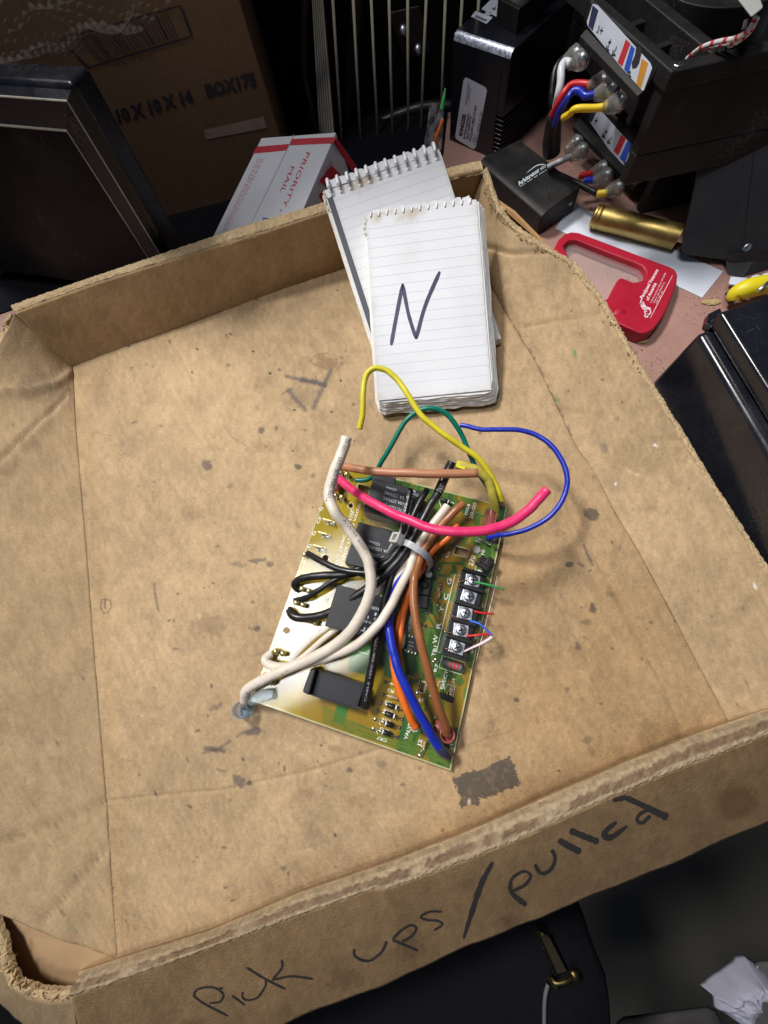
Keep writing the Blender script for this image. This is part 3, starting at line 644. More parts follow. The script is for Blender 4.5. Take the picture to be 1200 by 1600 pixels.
# ------------------------------------------------------------------ circuit board
CB = T('circuit_board', 'green and tan circuit board with a bundle of cut coloured wires, lying in the tray', 'circuit board', PB_O, R=PB_R)
BU, BV, BN = PB_R[:, 0], PB_R[:, 1], PB_R[:, 2]
B_ = PBP.at
def boardmat():
    m_ = bpy.data.materials.new('circuit board laminate'); m_.use_nodes = True; nt = m_.node_tree; N = nt.nodes; L = nt.links
    b = N['Principled BSDF']; b.inputs['Roughness'].default_value = .10; b.inputs['Specular IOR Level'].default_value = .7; b.inputs['Coat Weight'].default_value = 1.; b.inputs['Coat Roughness'].default_value = .02; b.inputs['Coat IOR'].default_value = 1.65
    at = N.new('ShaderNodeVertexColor'); at.layer_name = 'Col'; tc = N.new('ShaderNodeTexCoord')
    # glass weave: crossed sines
    sep = N.new('ShaderNodeSeparateXYZ'); L.new(tc.outputs['Object'], sep.inputs[0]); outs = []
    for i in (0, 1):
        mu = N.new('ShaderNodeMath'); mu.operation = 'MULTIPLY'; mu.inputs[1].default_value = 2*math.pi/.00135; L.new(sep.outputs[i], mu.inputs[0])
        sn = N.new('ShaderNodeMath'); sn.operation = 'SINE'; L.new(mu.outputs[0], sn.inputs[0]); outs.append(sn)
    pr = N.new('ShaderNodeMath'); pr.operation = 'MULTIPLY'; L.new(outs[0].outputs[0], pr.inputs[0]); L.new(outs[1].outputs[0], pr.inputs[1])
    bp = N.new('ShaderNodeBump'); bp.inputs['Strength'].default_value = .30; bp.inputs['Distance'].default_value = .00006
    L.new(pr.outputs[0], bp.inputs['Height']); L.new(bp.outputs[0], b.inputs['Normal']); L.new(bp.outputs[0], b.inputs['Coat Normal'])
    mr = N.new('ShaderNodeMapRange'); mr.inputs[1].default_value = .5; mr.inputs[2].default_value = 1; mr.inputs[3].default_value = 1; mr.inputs[4].default_value = 1.28; L.new(pr.outputs[0], mr.inputs[0])
    nz = N.new('ShaderNodeTexNoise'); nz.inputs['Scale'].default_value = 45; nz.inputs['Detail'].default_value = 6; L.new(tc.outputs['Object'], nz.inputs['Vector'])
    m2 = N.new('ShaderNodeMapRange'); m2.inputs[1].default_value = .3; m2.inputs[2].default_value = .7; m2.inputs[3].default_value = .8; m2.inputs[4].default_value = 1.2; L.new(nz.outputs[0], m2.inputs[0])
    mm = N.new('ShaderNodeMath'); mm.operation = 'MULTIPLY'; L.new(mr.outputs[0], mm.inputs[0]); L.new(m2.outputs[0], mm.inputs[1])
    vm = N.new('ShaderNodeVectorMath'); vm.operation = 'SCALE'; L.new(at.outputs[0], vm.inputs[0]); L.new(mm.outputs[0], vm.inputs['Scale']); L.new(vm.outputs[0], b.inputs['Base Color'])
    return m_
M['board'] = boardmat(); M['boardedge'] = mat('raw laminate edge', (.45, .42, .20), .7, noise=.3, nscale=900)
nu, nv = 240, 316
uu, vv = np.meshgrid(np.linspace(0, PB_W, nu), np.linspace(0, PB_H, nv), indexing='ij'); uu = uu.ravel(); vv = vv.ravel()
V = PB_O+uu[:, None]*BU+vv[:, None]*BV; px = proj(V)
tan_ = np.array([.33, .24, .012]); brn = np.array([.27, .175, .02]); grn = np.array([.105, .18, .03]); grn2 = np.array([.045, .125, .03]); strip = np.array([.07, .20, .045])
# board coordinate across (0 left .. 1 right) and pours
n1 = fbm(uu/11, vv/16, 3, 4); n2 = fbm(uu/5+9, vv/8, 13, 3)
band = (np.sin(uu*.9+vv*.10+5*fbm(uu/26, vv/26, 5, 2)) > .1)
col = np.where(((n1 > .52) & (n2 > .42))[:, None], brn, np.where((band & (n1 < .47))[:, None], grn2, grn))
tr_ = ((n1*16) % 1 < .24) & (n1 < .52); col = np.where(tr_[:, None], grn2*.95, col); tr_ = (abs(n1-.52) < .008) & (n2 > .40); col = np.where(tr_[:, None], grn2*.8, col)
lt = inpoly(px, [(380,1110),(520,700),(590,735),(566,800),(545,900),(508,1000),(640,1060),(610,1140),(600,1180)])
col = np.where(lt[:, None], np.where((fbm(uu/18, vv/18, 40, 2) > .45)[:, None], tan_, tan_*.9), col)
lo_ = inpoly(px, [(430,1105),(468,1046),(560,1090),(640,1080),(615,1185),(560,1160)]); col = np.where((lo_ & (px[:, 0] > 470))[:, None], brn*1.08, col)
for pl in ([(545,1000),(585,1000),(575,1055),(545,1048)], [(527,1100),(545,1104),(538,1132),(520,1126)], [(600,1020),(616,1024),(612,1060),(600,1056)]): col = np.where(inpoly(px, pl)[:, None], strip, col)
for pl in ([(562,755),(578,760),(572,785),(556,780)],[(690,790),(740,800),(735,850),(700,845)],[(640,1050),(690,1060),(680,1130),(640,1120)],[(700,1060),(728,1064),(716,1120),(700,1120)]): col = np.where((inpoly(px, pl) & (fbm(uu/4, vv/6, 60, 3) > .42))[:, None], brn*1.12, col)
for i in range(7):   # long traces
    off = i*2.6; pts = [(700-off*.6, 1195-off*1.0), (560-off, 1148-off*1.4), (505, 1128-off*1.6)]
    d = dseg(px, pts); col = np.where(((d < .8) & (px[:, 1] > 1100))[:, None], grn, col)
for pts in [[(655,905),(668,960),(690,1000),(672,1060),(665,1110)], [(662,905),(676,955),(697,1000),(680,1060)], [(690,880),(720,880),(742,900)], [(745,1000),(735,1060),(722,1130),(712,1180)], [(738,1050),(722,1120)], [(668,780),(700,790),(760,808)], [(640,1000),(672,1010),(668,1080)]]:
    d = dseg(px, pts); col = np.where((d < 1.8)[:, None], grn2, col)
edge = np.minimum.reduce([uu, vv, PB_W-uu, PB_H-vv]); col = np.where((edge < .7)[:, None], np.array([.50, .48, .25]), col)
holes = [('c', (448, 985), 5.2), ('p', [(713,854),(733,859),(729,871),(710,866)]), ('c', (548, 790), 3.6), ('c', (508,872), 5.), ('p', [(560,756),(577,761),(574,775),(558,770)]), ('p', [(545,893),(566,899),(565,902),(544,897)]), ('p', [(656,1064),(664,1066),(661,1082),(653,1080)])]
fc = grid_faces(nu, nv); ce = px[fc].mean(1); keep = np.ones(len(fc), bool)
for kind, a, *r in holes:
    inn = (np.hypot(*(ce-np.array(a)).T) < r[0]) if kind == 'c' else inpoly(ce, a); keep &= ~inn
    near = (np.hypot(*(px-np.array(a)).T) < r[0]+1.6) if kind == 'c' else (dseg(px, a+[a[0]]) < 1.3); col = np.where(near[:, None], np.array([.48, .46, .24]), col)
bo = mk('board', V, fc[keep], M['board'], CB, col=col); fixn(bo)
bo.data.materials.append(M['boardedge']); sm = bo.modifiers.new('solid','SOLIDIFY'); sm.thickness = 1.6*MM; sm.offset = -1; sm.material_offset_rim = 1
# --- silkscreen
U = lambda t: tuple(t)
SK = []
def sk(s, a, b, h=5., bold=.012): SK.append((s, a, b, h, bold))
sk('G', (704,914), (706,904), 7); sk('C', (699,938), (701,928), 7); sk('Y', (692,957), (694,948), 7); sk('R', (688,983), (690,973), 7); sk('W', (682,1006), (685,993), 7)
sk('TB1', (679,1026), (683,1010), 5.5); sk('R7', (682,1050), (685,1038), 5); sk('ELECT', (692,1077), (701,1048), 5); sk('MECH', (706,1086), (711,1061), 5)
sk('VALVE', (636,1156), (644,1130), 6); sk('J2', (657,1167), (660,1156), 6); sk('LIMIT', (703,1185), (709,1161), 5); sk('24V', (773,850), (776,840), 5)
sk('30-00', (738,811), (745,786), 6); sk('DY3-B', (730,805), (735,788), 4.5, .03); sk('270', (738,885), (743,869), 7); sk('210', (754,873), (758,860), 5.5); sk('0', (750,897), (752,891), 5.5)
sk('G', (762,927), (764,921), 5); sk('C', (757,951), (759,945), 5); sk('Y', (752,975), (753,969), 5); sk('W', (739,1022), (741,1015), 5); sk('R', (745,999), (747,993), 5)
sk('CR7', (605,1156), (590,1150), 5); sk('CR5', (609,1141), (594,1136), 5); sk('CR6', (611,1126), (597,1121), 5); sk('CR8', (614,1112), (600,1107), 5); sk('R3', (612,1097), (602,1094), 5); sk('R5', (616,1079), (606,1075), 5)
sk('J3', (663,1093), (655,1091), 5); sk('OR', (663,946), (659,936), 5); sk('U', (684,920), (687,926), 4); sk('RE', (641,979), (634,976), 4); sk('C6', (699,872), (703,862), 4)
sk('OUTPUT 120/240 VAC', (533,893), (561,796), 4.2); sk('INPUT 24VAC. 50/60 HZ.', (524,890), (553,795), 4.2); sk('3.5VA', (549,813), (554,800), 4); sk('2A', (556,866), (560,856), 4)
sk('D', (500,798), (506,796), 4.5); sk('CF', (498,819), (503,808), 4.5); sk('D', (490,837), (495,832), 5); sk('D', (483,857), (488,852), 5); sk('XP1', (474,886), (481,874), 4.5); sk('128', (561,797), (565,787), 4); sk('J87', (512,948), (516,936), 4)
texts('silkscreen_marking', SK, PBP, M['silk'], CB, h=.08, label='white printed letters and numbers on the board')
SL = [[(722,901),(711,897),(682,1018),(731,1033),(733,1023)], [(691,1024),(727,1035),(721,1054),(686,1043),(691,1024)], [(745,840),(743,845),(766,851),(768,842)], [(748,875),(742,890),(757,894)],
 [(777,900),(768,940),(752,1000),(744,1032)], [(659,1065),(666,1067)], [(659,1065),(654,1082),(662,1084),(667,1068)], [(684,1072),(686,1064),(692,1066),(695,1078),(699,1069),(711,1072),(706,1096),(700,1094)],
 [(640,1131),(654,1137),(651,1143),(644,1141)], [(644,1134),(642,1140),(648,1144)], [(636,982),(629,1012)], [(634,982),(627,1012)], [(632,1014),(637,1016)], [(595,822),(615,829)], [(560,862),(556,878)], [(685,779),(689,792)], [(704,784),(710,787)], [(560,1018),(575,1022)], [(512,952),(508,962)],
 [(587,1138),(590,1147)], [(592,1124),(594,1133)], [(617,1104),(627,1108)], [(622,1100),(620,1112)], [(613,1118),(624,1122)], [(619,1116),(617,1126)]]
strokes('silkscreen_line', SL, 1.0, PBP, M['silk'], CB, h=.07, sub=1, label='white printed outlines on the board')
pads_ = [(583,1139),(621,1152),(586,1124),(624,1137),(590,1111),(628,1124),(594,1098),(597,1085),(602,1066),(681,1031),(725,1044),(656,1181),(689,913),(684,945),(688,918),(673,934),(667,957),(665,978),(683,900),(692,868),(688,850),(686,888),(645,1058),(652,1083),(674,1089),(560,1105),(678,1034)]
V = []; Fc = []
for x, y in pads_:
    g = lathe_geo(B_(x, y, 0), BN, [(1.1, .0), (.95, .12), (.45, .35), (.1, .5)], 12); V, Fc = joined((V, Fc), g)
mk('solder_pad', V, Fc, M['tin'], CB, smooth=True, label='small solder joints over the board')

def bx(name, x, y, h0, sx, sy, sz, mt, ang=0., bw=.3, parent=CB, label=None, tilt=0):
    """box standing on the board, its top face centred over picture point (x, y)"""
    c = B_(x, y, h0+sz); ca, sa = math.cos(ang), math.sin(ang); ux = BU*ca+BV*sa; uy = -BU*sa+BV*ca
    V, Fc = box_geo(c-BN*sz/2, ux, uy, BN, sx, sy, sz); o = mk(name, V, Fc, mt, parent, label=label)
    return bevel(o, bw, 2) if bw else fixn(o)
# --- relays: top faces traced in the picture, 15 mm above the board
def relay(quad, h, lab, txt):
    top = [B_(x, y, h) for x, y in quad]; bot = [p-BN*(h-.3) for p in top]
    r = hexa('relay', top, bot, M['relay'], CB, .5, 2, label=lab)
    pl = Plane(top[0], BN); texts('relay_print', txt, pl, M['logo'], (r, CB), h=.08)
    return r
relay([(584,746),(664,769),(647,823),(567,797)], 15, 'black relay nearest the green wire, printed upside down', [('China', (620,764), (604,760), 4), ('5A 125VAC', (632,776), (601,767), 5), ('10A 277VAC', (631,785), (599,776), 5), ('1C-1SDF (222)', (628,795), (592,784), 4.5), ('ZETTLER', (640,803), (601,792), 8, .03), ('AZ 8', (644,776), (650,768), 5), ('US', (642,786), (650,778), 5), ('09', (654,772), (648,770), 5)])
prism('relay_tab', [B_(x, y, 15) for x, y in [(583,741),(619,746),(617,757),(581,752)]], -BN*14, M['relay'], CB, .4, label='raised shoulder of the first relay')
relay([(560,815),(640,838),(618,900),(538,880)], 15, 'black relay under the white wire, printed upside down', [('China', (594,849), (577,844), 4.5), ('5A 125VAC', (607,860), (575,852), 5), ('10A 277VAC', (604,870), (573,861), 5), ('1C-1SDF', (598,879), (570,871), 5)])
relay([(527,913),(606,935),(586,1000),(507,978)], 15, 'black relay mostly hidden under the crossing wires', [('300', (594,950), (581,947), 5), ('1', (589,958), (586,957), 5), ('3 1', (590,966), (575,962), 5), ('50-50', (584,973), (568,968), 4), ('ET', (580,984), (566,979), 7, .03)])
bx('component_housing', 662, 905, 0, 9, 18, 7, M['comp'], .1, label='small black component under the brown wire')
# --- black socket at the lower left
top = [(494,1046),(569,1070),(557,1109),(481,1085)]; hh = 9.
rim = [B_(x, y, hh) for x, y in top]; inn = [B_(x, y, hh-.6) for x, y in [(499,1049),(566,1071),(555,1106),(485,1083)]]
base = [p-BN*(hh-.2) for p in rim]
Vv = rim+[B_(x, y, hh) for x, y in [(499,1049),(566,1071),(555,1106),(485,1083)]]+inn+base
Ff = [(0,1,5,4),(1,2,6,5),(2,3,7,6),(3,0,4,7),(4,5,9,8),(5,6,10,9),(6,7,11,10),(7,4,8,11),(8,9,10,11),(0,12,13,1),(1,13,14,2),(2,14,15,3),(3,15,12,0),(12,15,14,13)]
sk_ = mk('plug_housing', Vv, Ff, M['relay'], CB, label='open black housing with a moulded ring mark'); bevel(sk_, .25, 2)
prism('housing_rib', [B_(x, y, 13) for x, y in [(485,1045),(495,1043),(483,1087),(472,1081)]], -BN*12.5, M['comp'], CB, .8, label='raised black end rib of the open housing')
pl = Plane(inn[0], BN); c0 = (532,1080)
ring = [(c0[0]+5*math.cos(a), c0[1]+5.4*math.sin(a)) for a in np.linspace(0, 2*math.pi, 19)]; ring2 = [(c0[0]+2*math.cos(a), c0[1]+2*math.sin(a)) for a in np.linspace(0, 2*math.pi, 12)]
strokes('moulded_mark', [ring, ring2, [(519,1074),(524,1076),(521,1085),(516,1083),(519,1074)], [(535,1098),(552,1104)], [(532,1091),(545,1095)]], 1.3, pl, M['comp'], (sk_, CB), h=.07, sub=2)
texts('relay_print', [('SC', (515,1092), (522,1094), 3)], pl, M['comp'], (sk_, CB), h=.08)
# --- terminal strip
pitch = [(737,911), (733,934.5), (726,958), (720,982), (714,1007.5)]
ends = [B_(x, y, 0) for x, y in pitch]; ax = (ends[0]-ends[-1]); ax /= np.linalg.norm(ax); ay = np.cross(BN, ax)
mid = sum(B_(x, y, 8) for x, y in pitch)/5
V, Fc = box_geo(mid-BN*0, ay, ax, BN, 14.2, 50.5, 0.1)
g1 = box_geo(mid-BN*4, ay, ax, BN, 14.2, 50.5, 8.)
tb = mk('terminal_strip', *g1, M['comp'], CB, label='five screw black terminal strip at the right edge'); bevel(tb, .4)
bar = []
for k in range(6):
    a = mid+ax*(25.2-.9-k*(48.6/5)); bar.append(box_geo(a+BN*1.9, ay, ax, BN, 14.6, 1.7, 3.8))
bevel(mk('terminal_barrier', *joined(*bar), M['comp'], (tb, CB)), .25)
for k, (x, y) in enumerate(pitch):
    c = mid+ax*(19.44-k*9.72)
    rot_ = random.uniform(-.15, .15); px_ = ax*math.cos(rot_)+ay*math.sin(rot_); py_ = -ax*math.sin(rot_)+ay*math.cos(rot_)
    pt = mk('clamp_plate', *box_geo(c+BN*.5, py_, px_, BN, 8.6, 7.0, 1.0), M['zinc'], (tb, CB)); bevel(pt, .35)
    cc = c+BN*1.0
    g = [lathe_geo(cc, BN+ax*random.uniform(-.04, .04)+ay*random.uniform(-.04, .04), [(2.9, 0), (3.0, .6), (3.0, 1.1), (2.6, 1.55), (1.4, 1.75), (.2, 1.8)], 28)]
    sc = mk('terminal_screw', *joined(*g), M['zinc'], (tb, CB), smooth=True); sc['label'] = 'terminal screw beside the letter '+'GCYRW'[k]
    ra = random.uniform(0, 1.5); cr = []
    for q in (0, math.pi/2):
        d1 = ax*math.cos(ra+q)+ay*math.sin(ra+q); d2 = np.cross(BN, d1); cr.append(box_geo(cc+BN*1.62, d1, d2, BN, 3.6, .75, .6))
    sl = mk('screw_slot', *joined(*cr), M['comp'], (tb, CB)); sl.location += Vector((0, 0, .00012))
    bpy.context.view_layer.update()
def wire(name, pts, r, mt, lab, seg=16, ends=True, sub=9, core=None):
    """pts: picture x, y and height above the tray floor in mm"""
    W3 = [P(x, y, z) for x, y, z in pts]; path = catmull(W3, sub); _s = np.linspace(0, len(pts), len(path)); _q = random.randint(0, 999)
    for _i in range(3): path[:, _i] += (fbm(_s*1.1, _s*0+_i*7.3+_q, _q, 3)-.5)*min(1.3, .35*(r if np.isscalar(r) else .6))
    V, Fc = tube_geo(path, r, seg)
    o = mk(name, V, Fc, mt, CB, smooth=True, label=lab)
    o.data.polygons.foreach_set('use_smooth', np.array([len(p.vertices) == 4 for p in o.data.polygons]))
    if core is not None:
        i = 0 if core == 0 else -1; tgt = path[0]-path[1] if core == 0 else path[-1]-path[-2]; tgt /= np.linalg.norm(tgt)
        mk('wire_core', *cyl_geo(path[i]-tgt*.3, tgt, r*.5 if np.isscalar(r) else r[i]*.5, .38, 12), M['copper'], (o, CB))
    return o, (V, Fc), path
def wsurf(g): return Surf([v for v in g[0]], [f for f in g[1] if len(f) == 4], SFLOOR)
bz = 9.  # typical board height
# small cut wires in the terminals
for nm, pts, mt, lab in [('wire', [(742,909,17),(760,913,17),(775,917,16),(787,921,14)], M['green2'], 'short green cut wire in the top terminal'), ('wire', [(741,955,16),(756,958,16),(771,959,15)], M['red'], 'short red cut wire in the middle terminal'),
 ('wire', [(734,970,15),(748,974,17),(759,983,17),(769,993,16)], M['bluel'], 'short blue wire between two terminals'), ('wire', [(729,994,15),(748,992,17),(768,991,16)], M['red'], 'short red wire meeting the blue one'), ('wire', [(725,1018,14),(742,1010,16),(757,1003,17),(769,995,17)], M['pinkwhite'], 'short pale pink wire in the bottom terminal')]:
    wire(nm, pts, .62 if mt is not M['pinkwhite'] else [.5, .75, .95], mt, lab, 10)
for a, b in [((716,909),(730,907)), ((706,962),(718,966)), ((694,986),(708,990)), ((696,1013),(706,1015))]: wire('bare_strand', [(*a, 14), (*b, 14)], .35, M['copper'], None, 8)
# --- resistor in its box, jumper, trimmer, capacitor, diodes, chip
rc = B_(706, 1039, 3); ang = math.atan2(-(1046-1032), 36)
d = B_(722, 1044, 3)-B_(690, 1034, 3); d /= np.linalg.norm(d)
rb = mk('resistor', *lathe_geo(rc-d*6.2, d, [(.5, 0), (1.9, .5), (2.2, 1.5), (2.0, 3), (2.0, 9.4), (2.2, 10.9), (1.9, 11.9), (.5, 12.4)], 20), mat('grey resistor body', (.16, .16, .18), .45), CB, smooth=True, label='grey banded resistor R7')
for q in (1.6, 5.0, 7.0, 9.0): mk('colour_band', *lathe_geo(rc-d*6.2+d*q, d, [(2.06, 0), (2.08, .1), (2.08, .85), (2.06, .95)], 20), M['red'] if q > 2 else M['brass'], (rb, CB), smooth=True)
mk('resistor_lead', *joined(tube_geo([rc-d*9, rc-d*5.5], .3, 8), tube_geo([rc+d*5.5, rc+d*9], .3, 8)), M['tin'], (rb, CB))
def diode(a, b, c0, c1, r, mt, lab, band=None, h=2.):
    A_ = B_(*a, h); Bb = B_(*b, h); C0 = B_(*c0, h); C1 = B_(*c1, h); dd = C1-C0; L_ = np.linalg.norm(dd); dd /= L_
    o = mk('diode' if 'diode' in lab else 'small_resistor', *lathe_geo(C0, dd, [(r*.6, 0), (r, .3), (r, L_-.3), (r*.6, L_)], 16), mt, CB, smooth=True, label=lab)
    mk('lead', *tube_geo([A_-BN*(h-.3), A_, Bb, Bb-BN*(h-.3)], .28, 8), M['tin'], (o, CB), smooth=True)
    if band: mk('colour_band', *lathe_geo(C0+dd*L_*band, dd, [(r+.03, 0), (r+.05, .05), (r+.05, .7), (r+.03, .75)], 16), M['silk'], (o, CB), smooth=True)
for (a, b, c0, c1, n) in [((584,1139),(620,1151),(595,1142),(611,1148),'7'), ((587,1124),(623,1136),(600,1129),(615,1134),'5'), ((590,1111),(627,1123),(601,1114),(618,1120),'6'), ((594,1098),(630,1110),(605,1101),(621,1106),'8')]:
    diode(a, b, c0, c1, 1.35, M['comp'], 'black diode CR'+n, band=.12 if n in '75' else .8)
tan_res = mat('tan resistor body', (.5, .33, .18), .5, noise=.4, nscale=900)
diode((598,1085),(628,1094), (606,1087),(622,1092), .9, tan_res, 'tan resistor R3'); diode((602,1066),(628,1073), (610,1068),(624,1072), .9, tan_res, 'tan resistor R5')
diode((689,918),(682,943), (687,926),(685,935), .8, tan_res, 'tan resistor beside the letter C'); diode((668,1158),(657,1181), (664,1158),(662,1169), .8, tan_res, 'tan resistor beside J2'); diode((684,780),(707,787), (689,780),(702,785), 1.4, M['comp'], 'black diode at the top edge', band=.8)
diode((688,850),(695,857), (690,852),(693,855), .9, M['comp'], 'tiny black diode under the orange wire')
for a, b in [((672,957),(665,953)), ((665,978),(657,975)), ((673,933),(664,930)), ((645,1058),(637,1055)), ((690,866),(683,862))]: mk('lead', *tube_geo([B_(*a, .3), B_(*a, 1), B_(*b, 1.4)], .28, 8), M['tin'], CB)
bx('component', 660, 940, 0, 6, 7, 6, M['comp'], .2, label='black component hidden by the brown wire')
c = B_(670, 897, 11); cb = c-BN*10.8
cap = mk('capacitor', *lathe_geo(cb, BN, [(2.6, 0), (2.7, .3), (2.7, 9.6), (2.45, 10), (2.2, 10.0)], 24), M['comp'], CB, smooth=True, label='small upright capacitor beside the cable tie'); mk('capacitor_top', *cyl_geo(cb+BN*10.0, BN, 1.9, .15, 24), mat('dull can top', (.25, .26, .27), .5), (cap, CB))
c = B_(663, 912, 9); mk('capacitor', *lathe_geo(c-BN*8.8, BN, [(2.3, 0), (2.4, .3), (2.4, 8.6), (2.0, 8.8)], 20), M['comp'], CB, smooth=True, label='dark capacitor in the shade of the brown wire')
ic = bx('chip', 644, 1007, .6, 7.6, 7.2, 1.8, M['comp'], 0, .15, label='eight pin chip partly under the brown wire')
legs = []
for k in range(4):
    for s_ in (-1, 1): 
        c = B_(644, 1007, 1.6)+BU*(-2.9+k*1.95)+BV*s_*4.1; legs.append(box_geo(c, BU, BV, BN, .7, 1.4, .5))
mk('chip_leg', *joined(*legs), M['tin'], (ic, CB)); pl = Plane(B_(644, 1007, 2.4), BN)
texts('chip_print', [('87A4', (638,1004), (646,1006), 3), ('OB100', (637,1009), (646,1012), 3), ('L101', (636,1013), (643,1016), 3)], pl, M['silk'], (ic, CB), h=.05)
jm = bx('trimmer', 757, 880, 0, 9, 6.5, 6.5, M['comp'], -.5, .9, label='small black jumper block between 270 and 210'); bx('trimmer_cap', 765, 878, 0, 4.6, 6, 7.4, M['comp'], -.4, .8)
mk('metal_pin', *tube_geo([B_(748, 880, 6), B_(752, 878, 7.5)], .4, 8), M['copper'], CB)
mk('standoff', *lathe_geo(B_(745, 859, .1), BN, [(2.7, 0), (2.7, .5), (2.2, .9), (.2, 1.)], 6), mat('grey nylon standoff', (.42, .43, .42), .5), CB, label='grey hexagonal standoff head')
hd = bx('pin_header', 697, 1090, 0, 8.5, 2.6, 3, M['comp'], -.12, .2, label='small dark pin header under MECH'); bx('spade_terminal', 756, 845, 0, 6.5, 1.2, 4, M['tin'], -.2, .2, label='metal spade of the 24V terminal')
mk('metal_pin', *joined(tube_geo([B_(693, 1085, .2), B_(692, 1077, 5)], .35, 8), tube_geo([B_(700, 1088, .2), B_(702, 1082, 5)], .35, 8)), M['gold'], CB)
# --- plated tabs along the left edge
for x, y, s in [(511,812,1), (504,832.5,1), (496,853,1)]:
    c = B_(x, y, 6); o = mk('spade_tab', *box_geo(c-BN*2.9, BU, BV, BN, 6.3, .85, 5.8), M['gold'], CB); bevel(o, .15); o['label'] = 'plated spade tab at the left edge'
    mk('tab_foot', *box_geo(c-BN*5.4+BU*2.9, BU, BV, BN, 2.4, 1.6, 1.2), M['tin'], (o, CB)); mk('solder_pad', *lathe_geo(c-BN*5.9-BU*.1-BV*1.4, BN, [(1., 0), (.8, .3), (.1, .45)], 10), M['silk'], (o, CB), smooth=True)
def screwterm(x, y, lab, ang=0.): 
    g = []
    for dx in (-2.6, 1.8):
        c = B_(x, y, 5)+BU*dx; g.append(box_geo(c-BN*2.4, BU, BV, BN, 3.4, 2.6, 4.8)); g.append(lathe_geo(c, BN, [(1.5, -.2), (1.5, .5), (.9, .9), (.1, 1.)], 12))
    o = mk('crimp_terminal', *joined(*g), M['gold'], CB, label=lab); bevel(o, .3); return o
screwterm(538, 739, 'plated crimp terminal under the pale brown wire'); screwterm(530, 775, 'plated crimp terminal beside the pink wire end'); screwterm(478, 922, 'plated terminal of the thick black wire'); screwterm(469, 944, 'plated terminal of the thin black wire')
screwterm(437, 1020, 'plated terminal beside the round hole'); screwterm(420, 1065, 'plated terminal under the white wire'); screwterm(482, 868, 'plated terminal at the upper black wire')
screwterm(488, 972, 'plated terminal left of the thick black wire')
mk('terminal_sleeve', *tube_geo(catmull([B_(527, 752, 5), B_(526, 760, 6), B_(527, 768, 5)], 5), 2.6, 14), mat('dark red sleeve', (.16, .03, .03), .35), CB, smooth=True, label='dark red sleeve beside the pink wire')
# --- wires
wire('wire', [(555,750,16),(571,750,17),(585,742,20),(597,720,28),(612,695,34),(632,661,40),(652,643,43),(675,638,44),(696,646,42),(712,664,38),(724,684,33),(735,712,28),(746,735,24),(764,762,20),(776,779,16),(783,784,14)], 1.55, M['green'], 'thin dark green wire arching over the notepad edge')
wire('wire', [(562,671,42),(566,648,46),(567,622,50),(569,598,52),(575,582,54),(588,575,55),(605,580,54),(622,595,52),(638,618,50),(656,646,46),(675,664,43),(698,682,40),(722,698,36),(744,713,33),(760,731,29),(772,752,24),(780,770,20),(784,782,16)], 1.75, M['yellow'], 'bright yellow wire looping up onto the notepad', core=0)
wire('wire', [(714,726,30),(726,729,30),(738,731,30),(751,738,29),(762,751,26),(768,766,23),(771,782,19),(772,800,14)], 2.55, M['yellow2'], 'thick dull yellow wire with a flat cut end', core=None)
mk('wire_end', *box_geo(P(720,727,31.5), BU, BV, BN, 5.5, 4.6, 1.6), M['yellow'], CB, label='flattened bright yellow end of the thick yellow wire')
rs = tube('insulated_terminal', [P(768,797,14), P(767,808,13), P(764,822,11), P(762,836,10)], 3.6, M['redins'], CB, label='translucent red crimp sleeve at the upper right'); 
wire('wire', [(720,664,34),(733,667,35),(752,671,36),(780,671,37),(812,672,38),(840,681,38),(862,697,38),(877,718,37),(885,741,36),(885,763,34),(875,788,32),(855,810,29),(826,826,26),(800,834,23),(777,837,19),(762,841,14)], 1.45, M['blue'], 'thin blue wire looping out to the right of the board', core=0)
wire('wire', [(533,728,34),(560,733,38),(590,737,41),(637,739,44),(690,740,45),(746,739,45)], 2.5, M['brown2'], 'straight pale brown wire lying across the top', core=-1)
# bundle passing under the pink wire and through the tie
wire('wire', [(706,722,38),(700,735,36),(684,771,33),(672,790,31),(660,812,30),(645,840,29),(628,868,27),(606,893,25),(570,922,23),(540,942,21),(510,959,19),(477,966,17),(458,962,16),(452,953,14)], 2.5, M['bwire'], 'thick black wire running from top edge to left edge')
_, gBh, _ = wire('wire', [(703,727,36),(692,752,35),(684,771,34)], 2.62, M['bwire'], 'printed black wire end under the brown wire')
texts('wire_print', [('230V', (689,772), (698,754), 6, .05), ('TC8', (697,748), (704,733), 6, .05)], wsurf(gBh), M['wprint_l'], CB, h=.1)
wire('wire', [(668,764,30),(656,785,30),(645,808,30),(634,838,29),(618,866,27),(602,882,26),(577,894,25),(552,894,24),(525,888,22),(500,876,19),(480,864,15)], 1.9, M['bwire'], 'black wire ending at the uppermost left terminal')
_, gB3, _ = wire('wire', [(642,764,29),(637,785,29),(633,803,29),(630,830,28),(617,862,25),(590,880,22),(565,886,21),(545,896,20),(520,908,19),(500,921,18),(480,933,16),(460,938,13)], 1.7, M['bwire'], 'thin black wire crossing over the thick ones')
texts('wire_print', [('TYPE 1015', (632,806), (641,766), 3.5, .03)], wsurf(gB3), M['wprint_l'], CB, h=.1)
wire('wire', [(655,800,28),(640,835,26),(620,868,24),(596,888,21),(565,893,20),(535,898,20),(505,899,20),(480,902,19),(466,907,17),(461,914,15),(467,921,12)], 2.35, M['bwire'], 'thick black wire hooked at the left edge')
_, gB5, _ = wire('wire', [(630,860,22),(617,890,21),(606,920,21),(597,960,22),(589,1000,22),(581,1040,21),(575,1075,18),(571,1104,14)], 2.6, M['bwire'], 'straight black wire with white print')
